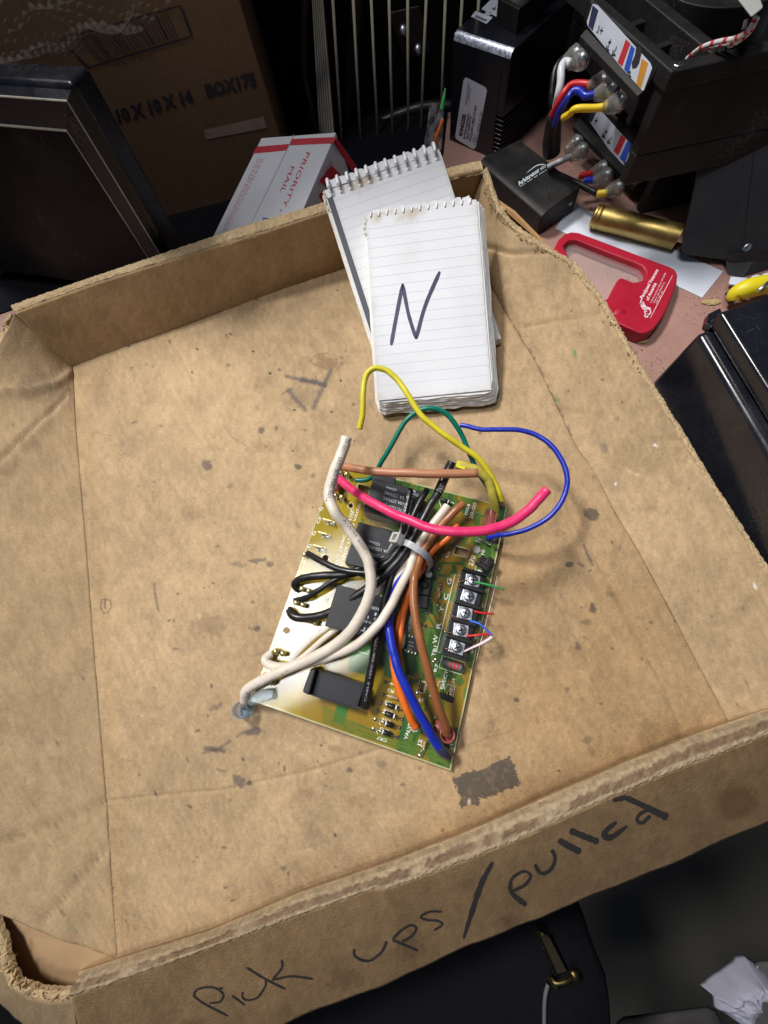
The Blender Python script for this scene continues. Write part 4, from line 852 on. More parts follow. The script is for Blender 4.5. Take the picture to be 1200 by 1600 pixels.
texts('wire_print', [('CABLE 105C OR 1275  105C', (572,1096), (597,966), 3.2, -.004)], wsurf(gB5), M['wprint_l'], CB, h=.1)
wire('wire', [(699,790,28),(690,803,28),(672,826,27),(655,850,26),(645,872,25),(638,892,26),(628,912,27),(613,942,31),(598,968,32),(578,990,32),(555,1008,31),(526,1022,27),(498,1032,24),(470,1039,22),(440,1042,20),(420,1038,18),(415,1029,17),(424,1022,15)], 2.55, M['white'], 'dirty white wire curving under the larger loop', core=0)
wire('wire', [(666,816,25),(650,845,24),(632,872,22),(612,900,20),(585,925,19),(560,942,18),(538,960,18),(515,978,18),(490,997,17),(468,1018,15),(452,1036,13)], 1.45, M['white'], 'thin white wire near the round hole')
wire('wire', [(630,880,19),(605,910,18),(585,930,18),(552,962,18),(520,987,18),(495,1008,17),(470,1029,15),(448,1043,14),(425,1052,12),(414,1056,11)], 1.7, M['white'], 'second thin white wire beside the round hole')
wire('wire', [(640,872,22),(622,900,21),(603,930,20),(580,958,20),(550,985,20),(520,1008,19),(490,1028,18)], 2.1, M['white'], 'white wire partly hidden inside the bundle')
_, gW, _ = wire('wire', [(542,683,62),(532,712,60),(521,741,57),(514,763,55),(516,783,54),(525,802,53),(541,822,48),(556,842,45),(570,864,42),(578,890,40),(579,922,38),(568,953,36),(552,980,34),(530,1003,31),(500,1023,28),(460,1041,25),(422,1057,21),(397,1070,17),(385,1081,14),(383,1094,9)], 3.0, M['white'], 'long thick white wire looping from the top to the blue connector', core=0)
texts('wire_print', [('105°C', (536,706), (545,688), 5), ('TYPE 1056 OR 1235', (514,785), (534,715), 5.5), ('AWM 600V', (534,812), (575,868), 5), ('14 AWG VW-1', (520,795), (516,760), 4)][:3], wsurf(gW), M['wprint'], CB, h=.1)
texts('wire_print', [('UMC  600V  FIT', (387,1086), (453,1051), 5.5)], wsurf(gW), M['wprint'], CB, h=.1)
# crimp terminal in a blue sleeve hanging over the lower left corner
V, Fc = lathe_geo(P(384,1108,1.5), np.array([.05, .1, 1.]), [(4.6, 0), (5.2, 1.5), (5.0, 5), (4.6, 9.5), (4.2, 9.6), (4.5, 5), (4.5, 2)], 22)
bl = mk('insulated_terminal', V, Fc, M['blueins'], CB, smooth=True, label='translucent blue crimp sleeve at the lower left corner')
mk('sleeve_neck', *joined(tube_geo(catmull([P(392,1094,9), P(407,1088,12), P(428,1084,14)], 6), [3.0, 3.4, 3.4, 2.8], 14)), M['blueins'], (bl, CB), smooth=True)
mk('crimp_barrel', *tube_geo([P(384,1104,3), P(385,1092,9)], 2.4, 12), mat('dark crimp', (.25, .2, .14), .5), (bl, CB), smooth=True)
# blue, orange, brown going down to the lower right
wire('wire', [(668,860,20),(650,880,20),(634,897,21),(620,918,23),(611,945,25),(608,975,27),(611,1003,28),(619,1035,28),(632,1066,27),(647,1098,24),(664,1130,20),(680,1158,16),(694,1176,12)], 2.45, M['blue'], 'thick blue wire ending at the bottom corner')
mk('terminal_sleeve', *tube_geo(catmull([P(683,1163,14.5), P(691,1173,13), P(700,1180,8)], 6), [2.6, 2.9, 2.8], 14), mat('smoky clear sleeve', (.06, .07, .13), .3, trans=.4), CB, smooth=True, label='smoky sleeve on the blue wire end')
wire('wire', [(713,818,27),(703,838,26),(690,849,25),(676,860,24),(667,874,23),(655,895,21),(642,918,20),(630,950,19),(619,985,20),(614,1020,20),(618,1055,20),(627,1088,19),(638,1115,17),(650,1137,13)], 2.0, M['orange'], 'orange wire bulging out beside the blue wire', core=None)
wire('wire', [(664,884,19),(648,908,19),(637,935,20),(629,965,21),(625,995,21),(623,1025,19),(628,1055,16)], 1.8, M['orange'], 'second orange wire between the brown and the blue')
wire('wire', [(724,787,33),(711,799,33),(697,812,32),(684,828,31),(670,846,30),(660,862,29),(653,882,30),(648,903,32),(646,930,34),(649,960,35),(656,998,34),(666,1040,31),(678,1082,26),(688,1112,21),(695,1132,16),(698,1146,11)], 2.35, M['brown'], 'long glossy brown wire ending in a red sleeve', core=0)
V, Fc = lathe_geo(B_(696, 1148, .2), BN+BV*.25, [(4.2, 0), (4.6, 2), (4.4, 6), (3.9, 7.6), (3.4, 7.6), (3.2, 3)], 20)
rl = mk('insulated_terminal', V, Fc, M['redins'], CB, smooth=True, label='translucent red crimp sleeve at the lower right corner')
mk('sleeve_neck', *tube_geo(catmull([B_(692, 1140, 3.5), B_(685, 1136, 4), B_(679, 1133, 3.5)], 5), [3.4, 3.6, 3.], 14), M['redins'], (rl, CB), smooth=True)
_, gP, _ = wire('wire', [(524,744,30),(535,752,33),(552,766,36),(580,784,41),(610,800,45),(637,812,48),(668,824,50),(700,830,51),(737,831,51),(772,826,51),(800,815,51),(824,798,52),(842,780,53),(856,765,54)], 2.6, M['pink'], 'thick pink wire sweeping across the bundle', core=-1)
# cable tie round the bundle
tie = tube_geo(catmull([P(632,846,33), P(646,853,33.5), P(660,862,33), P(670,875,29), P(671,886,22)], 8), 1.0, 8)
path = catmull([P(620,846,30), P(634,848,34.5), P(648,855,35.5), P(661,864,34.5), P(671,875,29), P(672,888,20), P(660,893,14)], 8); tg = np.gradient(path, axis=0); V = []; Fc = []
bd = P(672,800,30)-P(620,880,26); bd /= np.linalg.norm(bd)
for i, p in enumerate(path):
    n_ = np.cross(tg[i], bd); n_ /= np.linalg.norm(n_)
    for a, b in ((-1, -1), (1, -1), (1, 1), (-1, 1)): V.append(p+bd*a*1.95+n_*b*.5)
for i in range(len(path)-1):
    for k in range(4): Fc.append((i*4+k, i*4+(k+1) % 4, i*4+4+(k+1) % 4, i*4+4+k))
Fc += [(3, 2, 1, 0), tuple(range(len(V)-4, len(V)))]
tz = mk('cable_tie', V, Fc, M['tie2'], CB, label='pale nylon cable tie strap round the wires'); bevel(tz, .2)
c = P(620, 842, 35); e1 = tg[4]/np.linalg.norm(tg[4]); e2 = bd-(bd @ e1)*e1; e2 /= np.linalg.norm(e2); e3 = np.cross(e1, e2); e3 = e3 if e3[2] > 0 else -e3
hz = mk('tie_head', *joined(box_geo(c+e1*2.6, e1, e2, e3, 1.4, 6.4, 5.2), box_geo(c-e1*2.2, e1, e2, e3, 1.6, 6.4, 5.2), box_geo(c+e2*2.5, e1, e2, e3, 5.8, 1.5, 5.2), box_geo(c-e2*2.5, e1, e2, e3, 5.8, 1.5, 5.2), box_geo(c-e3*1.2, e1, e2, e3, 4.2, 4.2, 2.)), M['tie'], (tz, CB)); bevel(hz, .5, 3)
mk('tie_tail', *tube_geo(catmull([P(622, 838, 32), P(626, 828, 33), P(627, 818, 32)], 5), [.9, .6, .4], 8), M['tie'], (tz, CB), smooth=True)
mk('tie_tail', *tube_geo(catmull([P(613, 850, 31), P(608, 858, 30), P(606, 864, 28)], 5), [.9, .7, .5], 8), M['tie2'], (tz, CB), smooth=True)
# ------------------------------------------------------------------ notepads
def pad(o, rv, W_, H_, label, seed, n, thick, dark_edge, offs):
    R = rotv(rv); o = np.array(o); t = T('notepad', label, 'notepad', o-R[:, 2]*thick, R=R, group=None)
    u, v, nn = R[:, 0], R[:, 1], R[:, 2]; r = random.Random(seed)
    L_ = lambda a, b, c=0: o+u*a+v*b+nn*c
    for k in range(n):          # slabs of pages, each a little out of line
        f = (k+1)/n; dx, dy, gx = offs(f); z0 = -.35-thick*(k/n); z1 = -.35-thick*((k+1)/n)+.08
        pts = []; xs0, xs1, y0, y1 = dx, W_+gx, -dy, H_-.5
        m_ = 14
        for i in range(m_): pts.append((xs0+(xs1-xs0)*i/m_, y0+r.uniform(-.35, .35)*(1+1.4*f)))
        for i in range(m_): pts.append((xs1+r.uniform(-.15, .15), y0+(y1-y0)*i/m_))
        for i in range(m_): pts.append((xs1+(xs0-xs1)*i/m_, y1+r.uniform(-.7, .3)))
        for i in range(m_): pts.append((xs0+r.uniform(-.15, .15), y1+(y0-y1)*i/m_))
        # round the lower corners
        pts = [(a, b) for a, b in pts]; rc = 3+2*f
        pts = [(a+(rc*.45 if a < xs0+2 and b < y0+2 else 0)-(rc*.45 if a > xs1-3 and b < y0+2 else 0), b+(rc*.3 if (a < xs0+3 or a > xs1-3) and b < y0+3 else 0)) for a, b in pts]
        prism('page_block' if k < n-1 else 'back_cover', [L_(a, b, z0) for a, b in pts], nn*(z1-z0), M['paperedge'] if k % 2 or k > n-2 else M['paper'], t)
    # top sheet with a slight wave
    nu_, nv_ = 40, 60; a, b = np.meshgrid(np.linspace(dark_edge, W_, nu_), np.linspace(0, H_, nv_), indexing='ij'); a = a.ravel(); b = b.ravel()
    top_j = np.where(b > H_-3, (vn(a*.9, a*0, seed)-.5)*2.2, 0)
    z = .25+.5*(fbm(a/40, b/50, seed, 2)-.3)+np.exp(-b/5)*.25
    V = o+a[:, None]*u+(b+top_j)[:, None]*v+z[:, None]*nn; cc = np.array([[.70, .715, .75]])*np.ones((len(a), 1)); cc *= (1-.10*np.clip(fbm(a/22, b/22, seed+3, 4)-.35, 0, 1))[:, None]; _ed = np.exp(-np.minimum.reduce([a-dark_edge, W_-a, b, H_-b])/1.6)[:, None]*.35*fbm(a/3, b/3, seed+8, 2)[:, None]*1.6; cc = cc*(1-_ed)+np.array([[.46, .39, .29]])*_ed
    def st(x, y, rr, am, c=(.45, .36, .24)):
        k = np.clip(1.3-np.hypot(a-x, b-y)/rr-(fbm(a/4, b/4, seed+5, 3)-.5)*1.5, 0, 1)[:, None]*am; cc[:] = cc*(1-k)+np.array(c)*k
    for q in range(7): st(r.uniform(0, W_*.5), H_-r.uniform(0, 8), r.uniform(3, 7), .4)
    st(W_*.4, H_*.76, 10, .08); st(W_, H_*.95, 5, .2); st(2, 2, 4, .25); st(W_-2, H_*.4, 3, .1); st(0, H_*.5, 5, .12)
    sheet = mk('top_sheet', V, grid_faces(nu_, nv_), M['papera'], t, smooth=True, col=cc)
    pl = Plane(o, nn); px_of = lambda x, y: tuple(proj(L_(x, y)))
    g = []; k = 0; y = H_-11
    while y > 3:
        wv = 0; g.append([L_(dark_edge+.3, y, .62), L_(W_*.33, y+.2, .72), L_(W_*.66, y+.1, .74), L_(W_-.2, y, .66)]); y -= 7.1*H_/135
    V = []; Fc = []
    for ln in g:
        n0 = len(V); c_ = catmull(ln, 10)
        zz = np.array([.25+.5*(fbm(np.array([(p-o) @ u/40]), np.array([(p-o) @ v/50]), seed, 2)[0]-.3)+.05 for p in c_]); c_ = [p-nn*((p-o) @ nn)+nn*z_ for p, z_ in zip(c_, zz)]
        for p in c_: V += [p+v*.13, p-v*.13]
        Fc += [(n0+2*i, n0+2*i+1, n0+2*i+3, n0+2*i+2) for i in range(len(c_)-1)]
    mk('ruled_line', V, Fc, M['rule'], (sheet, t))
    return t, pl, L_, (u, v, nn), sheet
M['papera'] = mat('ruled notepad sheet', (.72, .73, .76), .75, noise=.04, nscale=40, attr=True, spec=.3)
p1, pl1, L1, ax1, sh1 = pad([-31.68, 157.41, 15.55], [0.27908, 0.02006, 0.03629], 77.9, 135, 'upper white ruled notepad with a big letter N in dark ink', 5, 8, 8.5, 0, lambda f: (-.4-2.2*f, 1.0+6.5*f, .6+6.*f))
strokes('handwritten_letter', [[(611,539),(618,500),(629,444)], [(629,443),(638,490),(650,529)], [(650,529),(664,478),(687,424)]], 5.6, pl1, M['pen'], (sh1, p1), h=.75, sub=6, wob=.12)
p2, pl2, L2, ax2, sh2 = pad([-27.95, 182.05, 9.07], [0.32178, 0.04735, 0.28704], 89.2, 146.3, 'lower ruled notepad with a white spiral binding, leaning on the tray back wall', 9, 5, 6.0, 4.5, lambda f: (-2.2*f, .5+2.*f, .3+2.*f))
mk('cover_strip', [L2(.3, 2, .12), L2(4.9, 2, .12), L2(4.9, 139, .12), L2(.3, 139, .12)], [(0, 1, 2, 3)], mat('dark cover strip', (.05, .06, .075), .5), p2, label='dark cover strip along the left side')
# spiral coils
def coil(t, L_, W_, H_, n, r, th, mt, z, name='spiral_coil', xs=3):
    V = []; Fc = []
    for k in range(n):
        x = xs+k*(W_-2*xs)/(n-1); pts = []
        for a in np.linspace(-.35*math.pi, 1.3*math.pi, 18):
            pts.append(L_(x+.9*math.sin(a)*.6+(a/8), H_-1.2+r*1.25*math.sin(a+.6), z+r*math.cos(a+.6)*.9))
        V, Fc = joined((V, Fc), tube_geo(catmull(pts, 2), th, 8))
    return mk(name, V, Fc, mt, t, smooth=True, label='white plastic spiral coil')
cw = mat('white coil plastic', (.85, .86, .90), .35, noise=.05)
coil(p2, L2, 89.2, 146.3, 12, 4.2, 1.3, cw, 1.0, xs=4)
coil(p1, L1, 77.9, 135, 13, 2.4, .55, cw, -1.2, xs=4)
V = []; Fc = []; r_ = random.Random(2)    # torn paper left between the coils
for t_, L_, W_, H_, nn_, zz in ((p2, L2, 89.2, 146.3, 12, .2), (p1, L1, 77.9, 135, 13, -.6)):
    V = []; Fc = []
    for k in range(nn_-1):
        x = 4+(k+.5)*(W_-8)/(nn_-1); n0 = len(V); w_ = (W_-8)/(nn_-1)*.47
        for i, (a, b) in enumerate([(-w_, -1.5), (w_, -1.5), (w_*r_.uniform(.8, 1.2), 4.2+r_.uniform(-1, 1)), (0, 5.2+r_.uniform(-1.5, .6)), (-w_*r_.uniform(.7, 1.1), 4.0+r_.uniform(-1, 1))]): V.append(L_(x+a, H_+b-(1 if t_ is p1 else 0), zz+r_.uniform(0, .9)+(max(b, 0)*.12)))
        Fc.append(tuple(range(n0, n0+5)))
    o = mk('torn_stub', V, Fc, M['paper'], t_, label='ragged paper stubs at the binding'); solid(o, .3)
for t_, L_, H_, sd in ((p2, L2, 146.3, 1), (p1, L1, 135, 2)):
    bm_ = [L_(-.8+.8*math.sin(i), H_-1-i*2.1, -.5-(i % 2)) for i in range(9)]
    V, Fc = tube_geo(catmull(bm_, 3), [1.0, 1.3, .9, .5], 7); V = [v+np.array([0, 0, 1])*(vn(np.array([v[0]*1.5]), np.array([v[1]*1.5]), sd)[0]-.5)*2 for v in V]
    mk('chewed_corner', V, Fc, M['paperedge'], t_, label='chewed upper left corner of the pages')

# ------------------------------------------------------------------ mailer box
A, Bm, C_ = P(525,206,60), P(408,215,52), P(474,326,34)
D_ = A+(C_-A)*1.10; E_ = plane3(A, Bm, D_).at(331, 372)
MB = T('mailing_box', 'white priority mail carton with red bands standing behind the tray beside the notepads', 'mailing box', (A+Bm)/2*np.array([1, 1, 0])+np.array([0, 0, -5]))
top = [A, Bm, E_, D_]; bot = [A+np.array([12, -6, -62]), Bm+np.array([8, -6, -54]), E_*np.array([1, 1, 0])+np.array([3, 3, -4.8]), D_*np.array([1, 1, 0])+np.array([3, 3, -4.8])]
hexa('carton_body', top, bot, M['mailw'], MB, .8, 2)
mp = plane3(A, Bm, D_)
decal('red_band', [[(368+0,232),(359+36,240),(400,231),(404,232)][:0] or [(395,240),(401,229),(452,225),(447,235)], [(456,217),(452,227),(520,224),(525,214)]], mp, M['mailr'], MB, h=.15)
texts('print', [('PRIORITY', (479,237), (441,322), 6.5, .0), ('MAIL', (455,259), (437,300), 6, .0), ('®', (438,326), (436,330), 3)], mp, M['mailr'], MB, h=.15, label='red words PRIORITY MAIL')
tx = 'ılıllı ılılı ıllı ılıılıl ılı ıllıılı ılıl ıllııl ılı ılılılı ıl ıllı ılılıı ılıl'
texts('small_print', [(tx, (410,248), (352,360), 3), (tx[::-1], (406,248), (348,360), 3), (tx, (403,247), (350,352), 2.6)], mp, M['mailp'], MB, h=.15)
strokes('seam', [[(459,209),(450,231),(392,350)]], 1., mp, mat('seam shade', (.35, .36, .4), .8), MB, h=.12, sub=2)
strokes('blue_outline', [[(434,343),(411,341),(408,350)]], 2.2, mp, M['mailb'], MB, h=.16, sub=1)
sp = plane3(A, D_, bot[0])
decal('red_band', [[(521,223),(526,215),(566,272),(556,276)]], sp, M['mailr'], MB, h=.3, label='red stripe down the end of the carton')
decal('red_print', [[(499,283),(518,258),(541,282),(530,296),(520,285),(512,294)], [(498,305),(504,297),(512,318),(507,322)]], sp, M['mailr'], MB, h=.3)
texts('small_print', [('ılıllı ılıllılı', (498,291), (519,253), 4), ('ılıl ıllı', (518,272), (529,286), 4)], sp, M['mailr'], MB, h=.35)

# ------------------------------------------------------------------ big carton at the back
Q1, Q2 = P(435,200,40), P(180,268,40); e = (Q2-Q1)*np.array([1, 1, 0]); e /= np.linalg.norm(e); nb = np.array([e[1], -e[0], 0]); nb = nb if nb[1] > 0 else -nb
Q0 = Q1*np.array([1, 1, 0])+np.array([0, 0, -5])
CT = T('shipping_carton', 'large brown shipping carton with a barcode and size print, behind the black screen', 'carton', Q0)
W1, D1, H1 = 330, 240, 365
f0 = [Q0, Q0+e*W1, Q0+e*W1+nb*D1, Q0+nb*D1]
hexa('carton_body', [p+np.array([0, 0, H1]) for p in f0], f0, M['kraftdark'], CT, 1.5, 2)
cpn = Plane(Q0, -nb)
for it_, lb_ in (('10 X 10 X 14', (185,192), (303,159), 21, .05), 'printed size 10 X 10 X 14'), (('BOX175', (324,153), (402,133), 21, .05), 'printed word BOX175'), (('10 X 10 X 14', (178,105), (240,90), 6), 'small size print under the barcode'): texts('size_print', [it_], cpn, M['ink'], CT, h=.3, label=lb_)
fr = [(94,62),(282,9),(300,57),(138,106)]
strokes('barcode_frame', [[fr[1], fr[2]], [fr[0], fr[1]], [fr[2], fr[3]], [fr[3], fr[0]]], 4, cpn, M['ink'], CT, h=.3, sub=1)
bars = []; x = .12; r_ = random.Random(8)
while x < .88:
    w_ = r_.choice([.008, .014, .022]); q = lambda a, b: tuple(np.array(fr[0])*(1-a)*(1-b)+np.array(fr[1])*a*(1-b)+np.array(fr[2])*a*b+np.array(fr[3])*(1-a)*b)
    bars.append([q(x, .1), q(x+w_, .1), q(x+w_, .9), q(x, .9)]); x += w_+r_.choice([.008, .014, .02])
decal('barcode', bars, cpn, M['ink'], CT, h=.3)
decal('tape_patch', [[(318,203),(412,182),(417,200),(322,218)]], cpn, mat('pale tape', (.42, .31, .22), .4, noise=.3), CT, h=.25, label='pale scuffed tape patch')
# ------------------------------------------------------------------ screen at the left
A, B2, C2 = P(105,157,130), P(252,400,38), P(-40,152,132)
v1 = (B2-A)/np.linalg.norm(B2-A); h1 = C2-A; h1 -= (h1 @ v1)*v1; h1 /= np.linalg.norm(h1); nf = np.cross(h1, v1); nf = nf if nf @ (CAMP-A) > 0 else -nf
SC = T('flat_screen', 'black framed flat screen with dusty glass leaning behind the tray', 'screen', A+v1*150)
def sc(a, b, c=0): return A+h1*a+v1*b+nf*c
WS, HS, TS = 230, np.linalg.norm(B2-A)*131/92, 24
hexa('screen_case', [sc(-6, -6, -4), sc(WS, -6, -4), sc(WS, HS, -4), sc(-6, HS, -4)], [sc(-6, -6, -TS), sc(WS, -6, -TS), sc(WS, HS, -TS), sc(-6, HS, -TS)], M['bezel'], SC, 3.5, 3)
fr_o = [sc(0, 0, 0), sc(WS, 0, 0), sc(WS, HS, 0), sc(0, HS, 0)]; fi = 15
Vf = fr_o+[sc(fi, fi, -1.2), sc(WS, fi, -1.2), sc(WS, HS, -1.2), sc(fi, HS, -1.2)]+[sc(-3, -3, -4.2), sc(WS, -3, -4.2), sc(WS, HS, -4.2), sc(-3, HS, -4.2)]
bz_ = mk('bezel', Vf, [(0,1,5,4),(4,7,3,0),(8,9,1,0),(0,3,11,8)], M['bezel'], SC); fixn(bz_)
mk('glass', [sc(fi-1, fi-1, -2), sc(WS, fi-1, -2), sc(WS, HS, -2), sc(fi-1, HS, -2)], [(0, 1, 2, 3)], M['glass'], SC)
mk('bezel_highlight', *joined(tube_geo([sc(WS, .2, .1), sc(.2, .2, .1), sc(.2, HS, .1)], .55, 6), tube_geo([sc(WS, fi, -1.1), sc(fi, fi, -1.1), sc(fi, HS, -1.1)], .8, 6)), M['edgeglint'], SC, label='pale painted highlights along the bezel edges')  # edge highlights painted in as pale lines round the bezel
# ------------------------------------------------------------------ bubble wrap
nu_, nv_ = 150, 90; a, b = np.meshgrid(np.linspace(0, 1, nu_), np.linspace(0, 1, nv_), indexing='ij'); a = a.ravel(); b = b.ravel()
c00, c10, c01, c11 = P(-70,108,150), P(190,80,110), P(-70,-30,205), P(285,-20,185)
V = ((c00*(1-a)[:, None]+c10*a[:, None])*(1-b)[:, None]+(c01*(1-a)[:, None]+c11*a[:, None])*b[:, None])
hx = a*22; hy = b*11; row = np.floor(hy); dx = (hx+.5*(row % 2)) % 1-.5; dy = hy % 1-.5
V[:, 2] += 1.6*np.clip(1-np.hypot(dx, dy)**2*6, 0, 1)+12*(fbm(a*4, b*3, 3, 2)-.5); V[:, 1] += 10*(fbm(a*5, b*5, 13, 2)-.5)
bw_ = mk('bubble_wrap', V, grid_faces(nu_, nv_), M['bubble'], None, smooth=True); tag(bw_, 'dusty clear bubble wrap draped behind the screen at the top left', 'bubble wrap')
# ------------------------------------------------------------------ wire rack
RK = T('wire_rack', 'rack of thin pale vertical wires with one wide slat, behind the notepads', 'wire rack', PY(620, 230, 520)*np.array([1, 1, 0])+np.array([0, 0, -5]))
def rod(xt, xb, r=1.25, y0=480, y1=505, name='rack_wire', ybot=262, yt=-120):
    k = (xb-xt)/255.; a = PY(xt+k*yt, yt, y1); b = PY(xb+k*(ybot-255), ybot, y0); d_ = (b-a)/np.linalg.norm(b-a)
    b = a+d_*((a[2]+4.8)/-d_[2]); mk(name, *tube_geo([a, b], r, 10), M['rack'], RK, smooth=True)
for xt, xb in [(520,536),(552,565),(580,592),(608,614),(637,638),(666,655),(696,686),(722,708),(748,735)]: rod(xt, xb)
a0, a1 = PY(484,-60,505), PY(499,-60,505); b0, b1 = PY(500,235,470), PY(524,235,470)
prism('rack_slat', [a0, a1, b1, b0], (0, 10, 0), M['rack'], RK, .5, label='wide grooved slat at the left of the rack')
V = []; Fc = []
for k in range(5):
    t = .15+.17*k; V, Fc = joined((V, Fc), tube_geo([a0*(1-t)+a1*t+np.array([0, -.3, 0]), b0*(1-t)+b1*t+np.array([0, -.3, 0])], .35, 6))
mk('slat_groove', V, Fc, mat('slat groove', (.20, .18, .13), .6), RK)
g0, g1 = P(20,480,DZ), P(690,240,DZ); gd = (g1-g0)/np.linalg.norm(g1-g0); gb = np.array([-gd[1], gd[0], 0])
mt_ = prism('added_dark_mat', [g0-gd*330-gb*4, g1-gb*4, P(700,175,DZ), P(700,175,DZ)+gb*60, g0-gd*330+gb*330], (0, 0, 1.3), M['bag'], None, bw=.4); tag(mt_, 'added thin black mat that darkens the desk behind the tray, under the mailing box', 'mat')  # added sheet, stands in for the dark desk area behind the tray
# dark things behind the rack
def cable(lab, pts, r, mt=None, cat='cable', grp=None):
    V, Fc = tube_geo(catmull(pts, 10), r, 14); o = mk('cable', V, Fc, mt or M['bwire'], None, smooth=True); return tag(o, lab, cat, grp)
cable('flat black cable hanging behind the left rack wires', [PY(560,-60,514), PY(555,60,514), PY(545,150,512), PY(536,262,500)], 5.5, M['blackpl'])
cable('thin black cable beside the wide rack slat', [PY(478,-40,480), PY(474,100,478), PY(486,170,470), PY(500,250,470)], 2.6, M['blackpl'])
cable('black cable looping low behind the rack wires', [PY(535,225,505), PY(590,195,512), PY(650,172,512), PY(705,168,510), PY(740,180,508)], 6, M['blackpl'])
eq = T('dark_cabinet', 'dark equipment cabinet with two bright jack screws close behind the rack wires', 'cabinet', (30, 560, -5))
hexa('cabinet_body', [(-158, 524, 400), (330, 524, 400), (330, 640, 400), (-158, 640, 400)], [(-158, 524, -4.8), (330, 524, -4.8), (330, 640, -4.8), (-158, 640, -4.8)], M['bag'], eq, 4)
hexa('connector_plate', [PY(605,20,521), PY(655,8,521), PY(674,80,521), PY(632,96,521)], [PY(605,20,525), PY(655,8,525), PY(674,80,525), PY(632,96,525)], M['blackpl'], eq, 1)
for x, y in [(630,48),(653,78)]: c = PY(x, y, 519); mk('jack_screw', *lathe_geo(c, CAMP-c, [(4, -6), (4, 0), (3.2, 2.2), (1, 3)], 18), M['zinc'], eq, smooth=True)

# ------------------------------------------------------------------ drive module with cooling fins (upright black box)
ZT = 66
a, b = P(708,50,ZT), P(800,80,ZT); u_ = (b-a)/np.linalg.norm(b-a); bk = np.array([-u_[1], u_[0], 0]); Wd = np.linalg.norm(b-a)
q = P(880,8,ZT)-b; ang_ = q/np.linalg.norm(q); ang_[2] = 0; bkd = ang_/np.linalg.norm(ang_)
bkd = bkd*.75+bk*.25; bkd /= np.linalg.norm(bkd)
DM = T('drive_module', 'upright black metal drive module with a white spec label and side cooling fins', 'drive module', (a+b)/2*np.array([1, 1, 0])+np.array([0, 0, -5]))
Ld = 130
def dm(x, y, z): return a*np.array([1, 1, 0])+u_*x+bkd*y+np.array([0, 0, z])
c3 = 4.5
prof = [(0, -4.8), (0, ZT-c3), (c3*.35, ZT-c3*.3), (c3, ZT), (Ld, ZT), (Ld, -4.8)]
V = [dm(0, y, z) for y, z in prof]+[dm(Wd-7, y, z) for y, z in prof]; n = len(prof)
o = mk('case', V, [tuple(range(n)), tuple(range(2*n-1, n-1, -1))]+[(i, (i+1) % n, n+(i+1) % n, n+i) for i in range(n)], M['blackmetal'], DM); bevel(o, .8, 2)
V = [dm(Wd-7.2, y, z) for y, z in prof]+[dm(Wd, y, z) for y, z in prof]
zc = 26
prof2 = [(0, zc), (0, ZT-c3), (c3*.35, ZT-c3*.3), (c3, ZT-.05), (Ld, ZT-.05), (Ld, zc)]; V = [dm(Wd-7.1, y, z) for y, z in prof2]+[dm(Wd, y, z) for y, z in prof2]
o = mk('case_side', V, [tuple(range(n)), tuple(range(2*n-1, n-1, -1))]+[(i, (i+1) % n, n+(i+1) % n, n+i) for i in range(n)], M['blackmetal'], DM); bevel(o, .6, 2)
worn = mat('scuffed bright edge', (.55, .60, .74), .35, metal=.6, noise=.8, nscale=500)
wd_ = mk('scuffed_edge', [dm(.8, -.15, ZT-c3+.1), dm(Wd-.6, -.15, ZT-c3+.1), dm(Wd-.6, c3*.9, ZT+.12), dm(.8, c3*.9, ZT+.12), dm(.8, c3*.3, ZT-c3*.28+.35), dm(Wd-.6, c3*.3, ZT-c3*.28+.35)], [(0, 1, 5, 4), (4, 5, 2, 3)], worn, DM, smooth=True, label='scuffed shiny top front edge')
for k in range(9):
    z = zc-2.6-k*3.25; V, Fc = box_geo(dm(Wd-3.2, Ld/2, z), u_, bkd, np.array([0, 0, 1.]), 7.6, Ld-.6, 1.25); f_ = mk('cooling_fin', V, Fc, M['blackmetal'], DM); bevel(f_, .35, 2)
fp = Plane(a, np.cross(u_, (0, 0, 1)) if np.cross(u_, (0, 0, 1)) @ (CAMP-a) > 0 else -np.cross(u_, (0, 0, 1)))
lb = [(724,126),(727,121),(731,122),(758,136),(761,141),(744,228),(741,233),(737,232),(714,218),(711,214)]
lbl = decal('spec_label', [lb], fp, M['label'], DM, h=.15)
texts('label_print', [('SONGZEE', (722,213), (728,179), 5.5, .05), ('RF200CB20NHU', (727,217), (734,178), 3.6, .02), ('SRD-960NTG', (732,218), (737,182), 3.6, .02), ('NG22001-000117-001', (736,221), (745,166), 3.6, .02), ('INPUT', (741,222), (743,209), 3.), ('124V= MAX:31.5V', (744,226), (754,174), 3.6), ('20A22001170001', (729,164), (734,130), 2.8), ('CPSDATA', (733,158), (736,138), 2.6)], fp, M['ink'], (lbl, DM), h=.25)
tp = Plane(dm(0, 0, ZT), (0, 0, 1))
l2 = decal('spec_label', [[(736,26),(743,17),(770,27),(760,37)], [(752,14),(768,-2),(798,6),(775,26)], [(757,22),(760,18),(768,21),(765,24)]], tp, M['label'], DM, h=.2, label='small white labels on top')
decal('label_print', [[(741,27),(744,23),(762,31),(759,34)]], tp, mat('grey print block', (.16, .18, .24), .5), (l2, DM), h=.3)
strokes('label_print', [[(768,12),(776,15)], [(770,16),(775,10)]], 1.4, tp, M['ink'], (l2, DM), h=.3, sub=1)
